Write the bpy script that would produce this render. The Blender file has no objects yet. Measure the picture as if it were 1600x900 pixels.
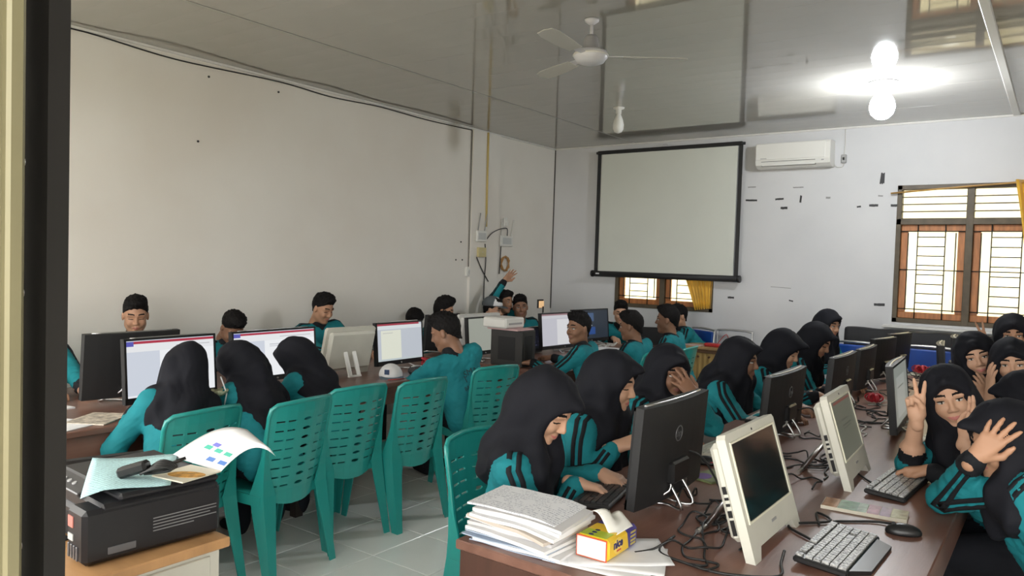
import bpy, bmesh, math, random
import numpy as np
from mathutils import Vector, Matrix
random.seed(7)
rng = np.random.default_rng(11)
scene = bpy.context.scene
col = scene.collection

# ------------------------------------------------------------------ camera
def camera_axes(yaw, pitch, roll):
    F = Vector((-math.sin(yaw)*math.cos(pitch), math.cos(yaw)*math.cos(pitch), -math.sin(pitch)))
    r = Vector((math.cos(yaw), math.sin(yaw), 0)); u = r.cross(F)
    return math.cos(roll)*r+math.sin(roll)*u, math.cos(roll)*u-math.sin(roll)*r, F
_r, _u, _F = camera_axes(0.6323, 0.03477, 0.03107)
cam_data = bpy.data.cameras.new('camera'); cam = bpy.data.objects.new('camera', cam_data); col.objects.link(cam)
cam.matrix_world = Matrix(((_r.x, _u.x, -_F.x, 0), (_r.y, _u.y, -_F.y, 0), (_r.z, _u.z, -_F.z, 1.6), (0, 0, 0, 1)))
cam_data.sensor_fit = 'HORIZONTAL'; cam_data.sensor_width = 36.0; cam_data.lens = 36.0*1175.3/1600
cam_data.clip_start = 0.05
scene.camera = cam
scene.view_settings.view_transform = 'Standard'; scene.view_settings.look = 'None'
scene.view_settings.gamma = 1; scene.view_settings.use_curve_mapping = False
scene.view_settings.exposure = EXPOSURE = 0.0

# ------------------------------------------------------------------ daylight
world = bpy.data.worlds.new('sky'); scene.world = world; world.use_nodes = True
bg = world.node_tree.nodes['Background']; bg.inputs[0].default_value = (1.0, 0.985, 0.95, 1); bg.inputs[1].default_value = 7.8
def portal(name, loc, size, rot):                       # helps the sky light find the window openings
    l = bpy.data.lights.new(name, 'AREA'); l.shape = 'RECTANGLE'; l.size, l.size_y = size
    l.cycles.is_portal = True
    o = bpy.data.objects.new(name, l); col.objects.link(o); o.location = loc; o.rotation_euler = rot
    return o
R90 = math.pi/2
portal('portal_back_window', (-0.76, 8.5, 1.8), (1.24, 1.36), (-R90, 0, 0))
portal('portal_screen_window', (-3.9, 8.5, 1.8), (1.24, 1.36), (-R90, 0, 0))
portal('portal_doorway', (-0.05, 0.32, 1.1), (1.9, 2.15), (R90, 0, 0))
portal('portal_front_window', (-3.55, 0.32, 1.75), (3.5, 1.7), (R90, 0, 0))
portal('portal_front_window_right', (1.65, 0.32, 1.75), (.9, 1.7), (R90, 0, 0))
# ------------------------------------------------------------------ room constants (metres)
LAMP = 240.0
XL, XR, YB, YF, HC = -5.51, 2.3, 8.4, 0.45, 3.11
# ------------------------------------------------------------------ materials
MATS = {}
def mat(name, color, rough=0.5, metal=0.0, spec=0.5, var=0.0, scale=8.0, bump=0.0, bscale=60.0, color2=None, emit=None, estr=0.0, trans=0.0, coat=0.0, stretch=None, alpha=1.0, sheen=0.0, ior=1.5):
    if name in MATS: return MATS[name]
    m = bpy.data.materials.new(name); m.use_nodes = True; nt = m.node_tree; N, L = nt.nodes, nt.links
    b = N['Principled BSDF']
    b.inputs['Base Color'].default_value = (*color, 1); b.inputs['Roughness'].default_value = rough
    b.inputs['Metallic'].default_value = metal; b.inputs['Specular IOR Level'].default_value = spec
    b.inputs['IOR'].default_value = ior
    if trans: b.inputs['Transmission Weight'].default_value = trans
    if coat: b.inputs['Coat Weight'].default_value = coat; b.inputs['Coat Roughness'].default_value = 0.06
    if sheen: b.inputs['Sheen Weight'].default_value = sheen
    if alpha < 1: b.inputs['Alpha'].default_value = alpha
    if emit: b.inputs['Emission Color'].default_value = (*emit, 1); b.inputs['Emission Strength'].default_value = estr
    if var or bump or color2:
        tc = N.new('ShaderNodeTexCoord'); mp = N.new('ShaderNodeMapping')
        L.new(tc.outputs['Object'], mp.inputs['Vector'])
        if stretch: mp.inputs['Scale'].default_value = stretch
        if var or color2:
            n = N.new('ShaderNodeTexNoise'); n.inputs['Scale'].default_value = scale; n.inputs['Detail'].default_value = 6
            L.new(mp.outputs[0], n.inputs['Vector'])
            r = N.new('ShaderNodeValToRGB'); r.color_ramp.elements[0].position = 0.33; r.color_ramp.elements[1].position = 0.67
            c2 = color2 or tuple(min(1, c*(1+var)) for c in color); c1 = color if color2 else tuple(c*(1-var) for c in color)
            r.color_ramp.elements[0].color = (*c1, 1); r.color_ramp.elements[1].color = (*c2, 1)
            L.new(n.outputs['Fac'], r.inputs[0]); L.new(r.outputs[0], b.inputs['Base Color'])
        if bump:
            n2 = N.new('ShaderNodeTexNoise'); n2.inputs['Scale'].default_value = bscale; n2.inputs['Detail'].default_value = 4
            L.new(mp.outputs[0], n2.inputs['Vector'])
            bp = N.new('ShaderNodeBump'); bp.inputs['Strength'].default_value = bump; bp.inputs['Distance'].default_value = 0.01
            L.new(n2.outputs['Fac'], bp.inputs['Height']); L.new(bp.outputs[0], b.inputs['Normal'])
    MATS[name] = m
    return m

# ------------------------------------------------------------------ mesh builder
class MB:
    def __init__(s): s.v = []; s.f = []; s.m = []; s.sm = []
    def add(s, verts, faces, mi=0, smooth=False):
        o = len(s.v); s.v += [tuple(p) for p in verts]
        s.f += [tuple(i+o for i in f) for f in faces]; s.m += [mi]*len(faces); s.sm += [smooth]*len(faces)
        return s
    def box(s, c, d, mi=0, rot=None, bev=0.0):
        x, y, z = [k/2 for k in d]
        if bev > 0:
            bev = min(bev, x*.95, y*.95, z*.95); vs = []; idx = {}
            for sx in (-1, 1):
                for sy in (-1, 1):
                    for sz in (-1, 1):
                        for a in range(3):
                            p = [sx*x, sy*y, sz*z]
                            for b in range(3):
                                if b != a: p[b] -= (sx, sy, sz)[b]*bev
                            idx[(sx, sy, sz, a)] = len(vs); vs.append(p)
            F = []
            for a in range(3):
                for sg in (-1, 1):
                    b, c2 = [(1, 2), (2, 0), (0, 1)][a]
                    q = []
                    for (sb, sc) in ((-1, -1), (1, -1), (1, 1), (-1, 1)):
                        k = [0, 0, 0]; k[a] = sg; k[b] = sb; k[c2] = sc; q.append(idx[(*k, a)])
                    F.append(q if sg > 0 else q[::-1])
            for a in range(3):
                b, c2 = [(1, 2), (2, 0), (0, 1)][a]
                for sb in (-1, 1):
                    for sc in (-1, 1):
                        k0 = [0, 0, 0]; k0[b] = sb; k0[c2] = sc; k1 = list(k0); k0[a] = -1; k1[a] = 1
                        q = [idx[(*k0, b)], idx[(*k1, b)], idx[(*k1, c2)], idx[(*k0, c2)]]
                        F.append(q if sb*sc < 0 else q[::-1])
            for sx in (-1, 1):
                for sy in (-1, 1):
                    for sz in (-1, 1):
                        q = [idx[(sx, sy, sz, 0)], idx[(sx, sy, sz, 1)], idx[(sx, sy, sz, 2)]]
                        F.append(q if sx*sy*sz > 0 else q[::-1])
        else:
            vs = [(-x,-y,-z),(x,-y,-z),(x,y,-z),(-x,y,-z),(-x,-y,z),(x,-y,z),(x,y,z),(-x,y,z)]
            F = [(0,3,2,1),(4,5,6,7),(0,1,5,4),(1,2,6,5),(2,3,7,6),(3,0,4,7)]
        M = rot.to_3x3() if rot is not None else None
        vs = [((M @ Vector(p)) if M else Vector(p)) + Vector(c) for p in vs]
        return s.add(vs, F, mi)
    def b2(s, lo, hi, mi=0, bev=0.0):
        return s.box([(a+b)/2 for a, b in zip(lo, hi)], [abs(b-a) for a, b in zip(lo, hi)], mi, None, bev)
    def tube(s, pts, r, n=8, mi=0, closed=False, caps=True, flat=None):
        pts = [Vector(p) for p in pts]; k = len(pts); rs = r if isinstance(r, (list, tuple)) else [r]*k
        vs = []; prev = None
        for i, p in enumerate(pts):
            t = ((pts[(i+1) % k]-pts[i-1]) if closed else (pts[min(i+1, k-1)]-pts[max(i-1, 0)])).normalized()
            if prev is None:
                a = Vector((0, 0, 1)) if abs(t.z) < .9 else Vector((1, 0, 0)); nx = t.cross(a).normalized()
            else:
                nx = (prev - t*prev.dot(t)).normalized()
            prev = nx; ny = t.cross(nx)
            for j in range(n):
                a = 2*math.pi*j/n
                vs.append(p + nx*math.cos(a)*rs[i] + ny*math.sin(a)*rs[i]*(flat or 1))
        F = []
        for i in range(k if closed else k-1):
            for j in range(n):
                a, b = i*n+j, i*n+(j+1) % n; c, d = ((i+1) % k)*n+(j+1) % n, ((i+1) % k)*n+j
                F.append((a, b, c, d))
        s.add(vs, F, mi, True)
        if caps and not closed:
            o = len(s.v)-len(vs)
            s.f += [tuple(o+j for j in range(n))[::-1], tuple(o+(k-1)*n+j for j in range(n))]; s.m += [mi]*2; s.sm += [False]*2
        return s
    def cyl(s, c, r, h, n=20, mi=0, axis=2, r2=None):
        a = Vector((0, 0, 0)); a[axis] = h/2; c = Vector(c)
        return s.tube([c-a, c+a], [r, r if r2 is None else r2], n, mi)
    def lathe(s, prof, n=24, mi=0, c=(0, 0, 0)):
        vs = []; k = len(prof)
        for (r, z) in prof:
            for j in range(n):
                a = 2*math.pi*j/n; vs.append((c[0]+r*math.cos(a), c[1]+r*math.sin(a), c[2]+z))
        F = [(i*n+j, i*n+(j+1) % n, (i+1)*n+(j+1) % n, (i+1)*n+j) for i in range(k-1) for j in range(n)]
        F += [tuple(range(n))[::-1], tuple((k-1)*n+j for j in range(n))]
        return s.add(vs, F, mi, True)
    def prism(s, poly, h, mi=0, M=None):                 # polygon in xy, extruded along z
        n = len(poly); vs = [Vector((x, y, 0)) for x, y in poly]+[Vector((x, y, h)) for x, y in poly]
        if M is not None: vs = [M @ p for p in vs]
        return s.add(vs, [tuple(range(n))[::-1], tuple(range(n, 2*n))]+[(i, (i+1) % n, n+(i+1) % n, n+i) for i in range(n)], mi)
    def grid(s, P, mi=0, smooth=True, thick=None):       # P[i][j] points
        a, b = len(P), len(P[0]); vs = [p for r in P for p in r]
        F = [(i*b+j, i*b+j+1, (i+1)*b+j+1, (i+1)*b+j) for i in range(a-1) for j in range(b-1)]
        if thick:
            d = Vector(thick); o = len(vs); vs = vs+[Vector(p)+d for p in vs]
            F2 = [tuple(i+o for i in f)[::-1] for f in F]
            bd = [j for j in range(b)]+[i*b+b-1 for i in range(1, a)]+[(a-1)*b+j for j in range(b-2, -1, -1)]+[i*b for i in range(a-2, 0, -1)]
            F3 = [(bd[(k+1) % len(bd)], bd[k], bd[k]+o, bd[(k+1) % len(bd)]+o) for k in range(len(bd))]
            F = F+F2+F3
        return s.add(vs, F, mi, smooth)
    def xf(s, M): s.v = [tuple(M @ Vector(p)) for p in s.v]; return s
    def mesh(s, name, mats):
        me = bpy.data.meshes.new(name); me.from_pydata(s.v, [], s.f)
        for m in (mats if isinstance(mats, (list, tuple)) else [mats]): me.materials.append(m)
        me.polygons.foreach_set('material_index', s.m); me.polygons.foreach_set('use_smooth', s.sm); me.update()
        return me
    def build(s, name, mats, parent=None, M=None):
        return link(name, s.mesh(name, mats), parent, M)
def link(name, me, parent=None, M=None):
    o = bpy.data.objects.new(name, me); col.objects.link(o)
    if M is not None: o.matrix_local = M
    if parent is not None: o.parent = parent
    return o
def tag(o, label=None, cat=None, group=None, kind=None):
    if label: o['label'] = label
    if cat: o['category'] = cat
    if group: o['group'] = group
    if kind: o['kind'] = kind
    return o
def thing(name, label, cat, loc=(0, 0, 0), rz=0.0, group=None):
    o = bpy.data.objects.new(name, None); col.objects.link(o); o.location = loc; o.rotation_euler = (0, 0, rz)
    o.empty_display_size = 0.05
    return tag(o, label, cat, group)
def copy_tree(root, loc=None, rz=None, label=None, group=None):
    def cp(o, par):
        c = o.copy(); col.objects.link(c); c.parent = par
        for ch in KIDS.get(o.name, [x for x in o.children]): cp(ch, c)
        return c
    r = cp(root, None)
    if loc is not None: r.location = loc
    if rz is not None: r.rotation_euler = (0, 0, rz)
    if label: r['label'] = label
    if group: r['group'] = group
    return r
KIDS = {}
def text_mesh(txt, size, extrude=0.0005, align='CENTER', shear=0.0, bold=0.0):
    cu = bpy.data.curves.new('text', 'FONT'); cu.body = txt; cu.size = size; cu.extrude = extrude; cu.align_x = align; cu.align_y = 'CENTER'; cu.shear = shear; cu.resolution_u = 3; cu.offset = bold
    o = bpy.data.objects.new('text', cu); col.objects.link(o)
    dg = bpy.context.evaluated_depsgraph_get(); dg.update()
    me = bpy.data.meshes.new_from_object(o.evaluated_get(dg))
    bpy.data.objects.remove(o); bpy.data.curves.remove(cu)
    return me
def text_obj(name, txt, size, m, parent, M, **kw):
    me = text_mesh(txt, size, **kw); me.name = name; me.materials.clear(); me.materials.append(m)
    return link(name, me, parent, M)
def frame_M(o, x, y):                                    # matrix with origin o and axes x, y, x×y
    x = Vector(x).normalized(); y = Vector(y); y = (y-x*y.dot(x)).normalized(); z = x.cross(y)
    return Matrix(((x.x, y.x, z.x, o[0]), (x.y, y.y, z.y, o[1]), (x.z, y.z, z.z, o[2]), (0, 0, 0, 1)))
def spline(pts, n=6):                                    # Catmull-Rom through the points
    P = [Vector(p) for p in pts]; out = []
    for i in range(len(P)-1):
        a, b, c, d = P[max(i-1, 0)], P[i], P[i+1], P[min(i+2, len(P)-1)]
        for k in range(n):
            t = k/n
            out.append(0.5*((2*b)+(c-a)*t+(2*a-5*b+4*c-d)*t*t+(3*b-a-3*c+d)*t**3))
    return out+[P[-1]]

# ------------------------------------------------------------------ smooth implicit bodies -> meshes
def v3(p): return np.array((p[0], p[1], p[2]), float)
class Body:
    def __init__(s): s.p = []
    def cap(s, a, b, ra, rb, k=.03, lab=0): s.p.append(('c', v3(a), v3(b), ra, rb, k, lab)); return s
    def ell(s, c, r, Rm=None, k=.03, lab=0): s.p.append(('e', v3(c), v3(r), None if Rm is None else np.array(Rm, float), 0, k, lab)); return s
    def cut(s, c, r, Rm=None, k=.01): s.p.append(('x', v3(c), v3(r), None if Rm is None else np.array(Rm, float), 0, k, -1)); return s
    def plane(s, n, d, k=.01): s.p.append(('p', v3(n), d, None, 0, k, -1)); return s     # keep n.x > d
    @staticmethod
    def dist(q, P):
        t = q[0]
        if t == 'c':
            a, b, ra, rb = q[1:5]; ab = b-a; L2 = ab@ab+1e-12
            h = np.clip(((P-a)@ab)/L2, 0, 1)
            return np.linalg.norm(P-a-h[..., None]*ab, axis=-1)-(ra+(rb-ra)*h)
        if t in 'ex':
            x = P-q[1]
            if q[3] is not None: x = x@q[3]
            k0 = np.linalg.norm(x/q[2], axis=-1); k1 = np.linalg.norm(x/(q[2]**2), axis=-1)
            return k0*(k0-1.0)/(k1+1e-9)
        return -(P@q[1]-q[2])
    def ext(s, q):
        if q[0] == 'c': return np.minimum(q[1]-q[3], q[2]-q[4]), np.maximum(q[1]+q[3], q[2]+q[4])
        m = q[2].max(); return q[1]-m, q[1]+m
    def field(s, P):
        F = np.full(P.shape[:-1], .3)
        for q in s.p:
            d = s.dist(q, P); k = q[5]
            if q[0] in 'ce':
                h = np.maximum(k-np.abs(F-d), 0)/k; F = np.minimum(F, d)-h*h*k*.25
            else:
                d = -d if q[0] == 'x' else d
                h = np.maximum(k-np.abs(F-d), 0)/k; F = np.maximum(F, d)+h*h*k*.25
        return F
    def labels(s, P):
        best = np.full(len(P), 9.); lab = np.zeros(len(P), int)
        for q in s.p:
            if q[0] not in 'ce': continue
            d = s.dist(q, P); m = d < best; best[m] = d[m]; lab[m] = q[6]
        return lab
    def mesh(s, h, smooth=1, extra=None, ek=.03):
        pos = [q for q in s.p if q[0] in 'ce']
        lo = np.min([s.ext(q)[0] for q in pos], 0)-2.5*h-.01; hi = np.max([s.ext(q)[1] for q in pos], 0)+2.5*h+.01
        n = np.ceil((hi-lo)/h).astype(int)+1
        ax = [lo[i]+h*np.arange(n[i]) for i in range(3)]
        F = np.full(n, .3)
        done = extra is None
        for q in s.p:
            k = q[5]
            if not done and q[0] not in 'ce':               # union with the extra field before anything is cut away
                P = np.stack(np.meshgrid(*ax, indexing='ij'), -1); d = extra(P)
                g = np.maximum(ek-np.abs(F-d), 0)/ek; F = np.minimum(F, d)-g*g*ek*.25; done = True
            if q[0] == 'p': sl = [slice(0, m) for m in n]
            else:
                a, b = s.ext(q); mg = k+2*h
                i0 = np.clip(np.floor((a-mg-lo)/h).astype(int), 0, n); i1 = np.clip(np.ceil((b+mg-lo)/h).astype(int)+1, 0, n)
                sl = [slice(x, y) for x, y in zip(i0, i1)]
                if (i1 <= i0).any(): continue
            P = np.stack(np.meshgrid(ax[0][sl[0]], ax[1][sl[1]], ax[2][sl[2]], indexing='ij'), -1)
            d = s.dist(q, P); f = F[tuple(sl)]
            if q[0] in 'ce':
                g = np.maximum(k-np.abs(f-d), 0)/k; F[tuple(sl)] = np.minimum(f, d)-g*g*k*.25
            else:
                d = -d if q[0] == 'x' else d
                g = np.maximum(k-np.abs(f-d), 0)/k; F[tuple(sl)] = np.maximum(f, d)+g*g*k*.25
        return surface_nets(F, lo, h, smooth)
def surface_nets(F, lo, h, smooth):
    ins = F < 0; nx, ny, nz = F.shape
    c = [ins[i:nx-1+i, j:ny-1+j, k:nz-1+k] for i in (0, 1) for j in (0, 1) for k in (0, 1)]
    cnt = sum(x.astype(np.int8) for x in c); act = (cnt > 0) & (cnt < 8)
    I = np.argwhere(act); idx = np.full(act.shape, -1, int); idx[act] = np.arange(len(I))
    acc = np.zeros((len(I), 3)); num = np.zeros(len(I))
    offs = [(i, j, k) for i in (0, 1) for j in (0, 1) for k in (0, 1)]
    for a in offs:
        for d in range(3):
            if a[d]: continue
            b = list(a); b[d] = 1
            fa = F[I[:, 0]+a[0], I[:, 1]+a[1], I[:, 2]+a[2]]; fb = F[I[:, 0]+b[0], I[:, 1]+b[1], I[:, 2]+b[2]]
            m = (fa < 0) != (fb < 0); t = np.where(m, fa/np.where(m, fa-fb, 1), 0)
            p = np.array(a, float)[None].repeat(len(I), 0); p[:, d] += t
            acc[m] += p[m]; num[m] += 1
    V = lo+h*(I+acc/num[:, None]); Q = []
    for d in range(3):
        u, w = [(1, 2), (2, 0), (0, 1)][d]
        sl = [slice(1, s-1) for s in F.shape]; sl[d] = slice(0, F.shape[d]-1)
        A = ins[tuple(sl)]; sl2 = list(sl); sl2[d] = slice(1, F.shape[d]); B = ins[tuple(sl2)]
        E = np.argwhere(A != B)
        if not len(E): continue
        base = E.copy(); base[:, u] += 1; base[:, w] += 1; fl = A[E[:, 0], E[:, 1], E[:, 2]]
        def at(du, dw):
            q = base.copy(); q[:, u] += du; q[:, w] += dw
            return idx[q[:, 0], q[:, 1], q[:, 2]]
        q = np.stack([at(-1, -1), at(0, -1), at(0, 0), at(-1, 0)], 1)
        q[~fl] = q[~fl][:, ::-1]; Q.append(q)
    Q = np.concatenate(Q)
    Q = Q[(Q >= 0).all(1)]
    for _ in range(smooth):
        S = np.zeros_like(V); C = np.zeros(len(V))
        for k in range(4):
            np.add.at(S, Q[:, k], V[Q[:, (k+1) % 4]]+V[Q[:, (k+3) % 4]]); np.add.at(C, Q[:, k], 2)
        V = V*.45+.55*S/np.maximum(C, 1)[:, None]
    return V, Q
def vnormals(V, Q):
    n = np.cross(V[Q[:, 2]]-V[Q[:, 0]], V[Q[:, 3]]-V[Q[:, 1]]); N = np.zeros_like(V)
    for k in range(4): np.add.at(N, Q[:, k], n)
    return N/(np.linalg.norm(N, axis=1, keepdims=True)+1e-12)
def wob(P, f, seed):                                     # cheap smooth noise in -1..1
    r = np.random.default_rng(seed); o = np.zeros(len(P))
    for i in range(5):
        k = r.normal(size=3)*f*(1+.5*i); o += np.sin(P@k+r.uniform(0, 6.3)+1.3*np.sin(P@(r.normal(size=3)*f*.6)))/(1+.4*i)
    return o/2.6
def np_mesh(name, V, Q, mi, mats):
    me = bpy.data.meshes.new(name); me.vertices.add(len(V)); me.vertices.foreach_set('co', np.asarray(V, np.float32).ravel())
    me.loops.add(Q.size); me.loops.foreach_set('vertex_index', Q.ravel().astype(np.int32))
    me.polygons.add(len(Q)); me.polygons.foreach_set('loop_start', (np.arange(len(Q))*4).astype(np.int32))
    for m in mats: me.materials.append(m)
    me.polygons.foreach_set('material_index', np.asarray(mi, np.int32)); me.polygons.foreach_set('use_smooth', np.ones(len(Q), bool))
    me.update(calc_edges=True); me.validate()
    return me
# ------------------------------------------------------------------ the room
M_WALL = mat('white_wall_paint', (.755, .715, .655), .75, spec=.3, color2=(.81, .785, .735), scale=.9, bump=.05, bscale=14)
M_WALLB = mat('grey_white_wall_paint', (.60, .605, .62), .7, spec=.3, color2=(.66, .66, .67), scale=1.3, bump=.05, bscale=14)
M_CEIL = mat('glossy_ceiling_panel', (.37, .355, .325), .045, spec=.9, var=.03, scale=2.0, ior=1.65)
M_TRIMW = mat('white_trim', (.72, .71, .68), .45)
M_TILE = mat('pale_floor_tile', (.84, .86, .83), .2, spec=.5, var=.035, scale=3.0)
M_GROUT = mat('brown_grout', (.13, .10, .07), .95, spec=.05)
M_WFRAME = mat('dark_window_frame', (.085, .062, .035), .5, var=.2, scale=10)
M_WOODO = mat('orange_varnished_wood', (.42, .155, .045), .4, var=.25, scale=5, stretch=(6, 6, 1))
M_IRON = mat('black_iron_bar', (.02, .02, .018), .6)
M_GOLD = mat('gold_curtain', (.72, .40, .035), .55, var=.15, scale=6, sheen=.3)
M_BLACK = mat('black_plastic', (.012, .012, .013), .35, spec=.45)
M_BLACKM = mat('matte_black_plastic', (.018, .018, .019), .55, spec=.4, bump=.03, bscale=300)
M_WHITEP = mat('white_plastic', (.74, .73, .69), .35)
M_CREAM = mat('aged_cream_plastic', (.61, .60, .53), .4, var=.05, scale=6)
M_STEEL = mat('brushed_steel', (.62, .62, .62), .28, metal=1.0)
M_CABLE = mat('black_cable', (.012, .012, .012), .5)
M_CABLEW = mat('white_cable', (.6, .59, .56), .5)
M_PAPER = mat('white_paper', (.78, .78, .79), .8, var=.03, scale=20)
def glass_mat():
    m = bpy.data.materials.new('window_glass'); m.use_nodes = True; N, L = m.node_tree.nodes, m.node_tree.links
    N.remove(N['Principled BSDF']); t = N.new('ShaderNodeBsdfTransparent'); t.inputs[0].default_value = (.93, .94, .90, 1); g = N.new('ShaderNodeBsdfGlossy'); g.inputs['Roughness'].default_value = .05
    f = N.new('ShaderNodeFresnel'); f.inputs[0].default_value = 1.45; x = N.new('ShaderNodeMixShader')
    L.new(f.outputs[0], x.inputs[0]); L.new(t.outputs[0], x.inputs[1]); L.new(g.outputs[0], x.inputs[2]); L.new(x.outputs[0], N['Material Output'].inputs[0])
    return m
M_GLASS = glass_mat()
def struct(name, mb, m, label=None, parent=None):
    o = mb.build(name, m, parent)
    if parent is None: tag(o, label, None, None, 'structure')
    return o
def piece(name, mb, m, parent, label=None):
    o = mb.build(name, m, parent)
    if label: o['label'] = label
    return o
# floor: slab with grout, tiles laid over it
floor = struct('floor', MB().b2((XL-.1, -1.2, -.12), (XR+.1, YB+.1, -.006)), M_GROUT, 'pale glossy square floor tiles with brown grout')
tile_me = MB().box((0, 0, -.004), (.395, .395, .012), bev=.002).mesh('tile', M_TILE)
rest = MB(); k = 0
gx0, gy0 = -2.92, 2.8
for i in range(-8, 14):
    for j in range(-10, 15):
        cx, cy = gx0+.2+.4*i, gy0+.2+.4*j
        if not (XL-.12 < cx < XR+.1 and -1.1 < cy < YB+.1): continue
        if -4.6 < cx < -1.2 and .8 < cy < 6.6:
            o = link('tile', tile_me, floor); o.location = (cx, cy, 0)
        else: rest.box((cx, cy, -.004), (.395, .395, .012))
o = rest.build('tile_field', M_TILE, floor); o['kind'] = 'stuff'
# walls
def wall(name, lo, hi, axis, holes, m, label):
    """box wall with rectangular holes; axis 0: runs along x, axis 1: runs along y"""
    mb = MB(); a0, a1 = lo[axis], hi[axis]
    cuts = sorted({a0, a1, *[h[0] for h in holes], *[h[1] for h in holes]})
    for u0, u1 in zip(cuts, cuts[1:]):
        hs = sorted([(h[2], h[3]) for h in holes if h[0] <= u0 and h[1] >= u1]); z = lo[2]
        for (z0, z1) in hs+[(hi[2], hi[2])]:
            if z0 > z+1e-4:
                l, g = list(lo), list(hi); l[axis], g[axis] = u0, u1; l[2], g[2] = z, z0; mb.b2(l, g)
            z = z1
    return struct(name, mb, m, label)
W1 = (-1.385, -.115, 1.115, 2.485); W2 = (-4.545, -3.265, 1.085, 2.46)
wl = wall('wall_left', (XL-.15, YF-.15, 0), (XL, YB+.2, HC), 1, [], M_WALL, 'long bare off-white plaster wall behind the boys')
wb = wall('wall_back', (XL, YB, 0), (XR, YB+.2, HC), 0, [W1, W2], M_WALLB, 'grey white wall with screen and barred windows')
wall('wall_right', (XR, YF-.15, 0), (XR+.15, YB+.2, HC), 1, [], M_WALL, 'white plaster wall on the right side')
wall('wall_front', (XL, YF-.15, 0), (XR, YF, HC), 0, [(-1.07, .95, 0, 2.25), (-5.3, -1.8, .9, 2.6), (1.2, 2.1, .9, 2.6)], M_WALL, 'white plaster wall with the doorway and window')
struct('ceiling', MB().b2((XL-.15, YF-.15, HC+.012), (XR+.15, YB+.2, HC+.12)), M_TRIMW, 'glossy grey white plastic panel ceiling'); ceiling = bpy.data.objects['ceiling']
secs = [(XL, -4.335), (-4.325, -.43), (-.41, XR)]
for (a, b) in secs:
    pm = MB().box((0, 0, .006), (b-a, .1992, .012)).mesh('ceiling_panel', M_CEIL)
    y = YF+.1
    while y < YB:
        o = link('ceiling_panel', pm, ceiling); o.location = ((a+b)/2, y, HC); o.rotation_euler = (random.gauss(0, .0006), random.gauss(0, .0002), 0); y += .2
struct('trim_1', MB().b2((XL, YF, HC-.018), (XL+.022, YB, HC-.001)), M_TRIMW, 'narrow white cornice strip along the left wall')
struct('trim_2', MB().b2((XL, YB-.022, HC-.018), (XR, YB, HC-.001)), M_TRIMW, 'narrow white cornice strip along the back wall')
struct('trim_3', MB().box((-.42, (YF+YB)/2, HC-.006), (.055, YB-YF, .016), bev=.005), M_TRIMW, 'raised white joint strip running across the ceiling')
struct('trim_4', MB().b2((-4.337, YF, HC-.003), (-4.322, YB, HC+.005)), mat('grey_joint', (.3, .29, .27), .4), 'thin grey joint line running along the ceiling')
struct('trim_5', MB().b2((XL, 6.65, 0), (XL+.035, 7.16, HC-.019)), M_WALL, 'shallow plaster pilaster on the left wall')
struct('trim_6', MB().tube([(XL+.006, YB-.006, 1.0), (XL+.005, YB-.005, 2.0), (XL+.006, YB-.006, HC-.02)], .007, 6), mat('dark_crack', (.06, .055, .05), .8), 'dark crack line down the corner of the walls')
# doorway frame beside the camera
df = struct('door_1', MB().b2((-1.22, .30, 0), (-1.0, .355, 2.3)).b2((-1.3, .3, 2.25), (1.1, .38, 2.33)).b2((.95, .30, 0), (1.1, .38, 2.3)), mat('olive_metal', (.15, .135, .075), .4, metal=.2, var=.1, scale=3), 'olive metal door frame with dark door edge')
m_ol = MATS['olive_metal']
piece('frame_moulding', MB().b2((-1.19, .355, 0), (-.985, .375, 2.25), bev=.004).tube([(-1.055, .378, 0), (-1.055, .378, 2.25)], .010, 10).tube([(-1.035, .376, 0), (-1.035, .376, 2.25)], .006, 8), m_ol, df)
piece('door_edge', MB().b2((-1.14, .405, 0), (-1.003, .43, 2.25)), mat('dark_brown_door', (.010, .009, .008), .6, spec=.2, var=.15, scale=4), df, 'dark brown edge of the door')
for z in (1.24, 1.545, 1.70): piece('screw', MB().tube([(-1.0, .370, z), (-1.0, .378, z)], .0055, 10), M_STEEL, df)
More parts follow.
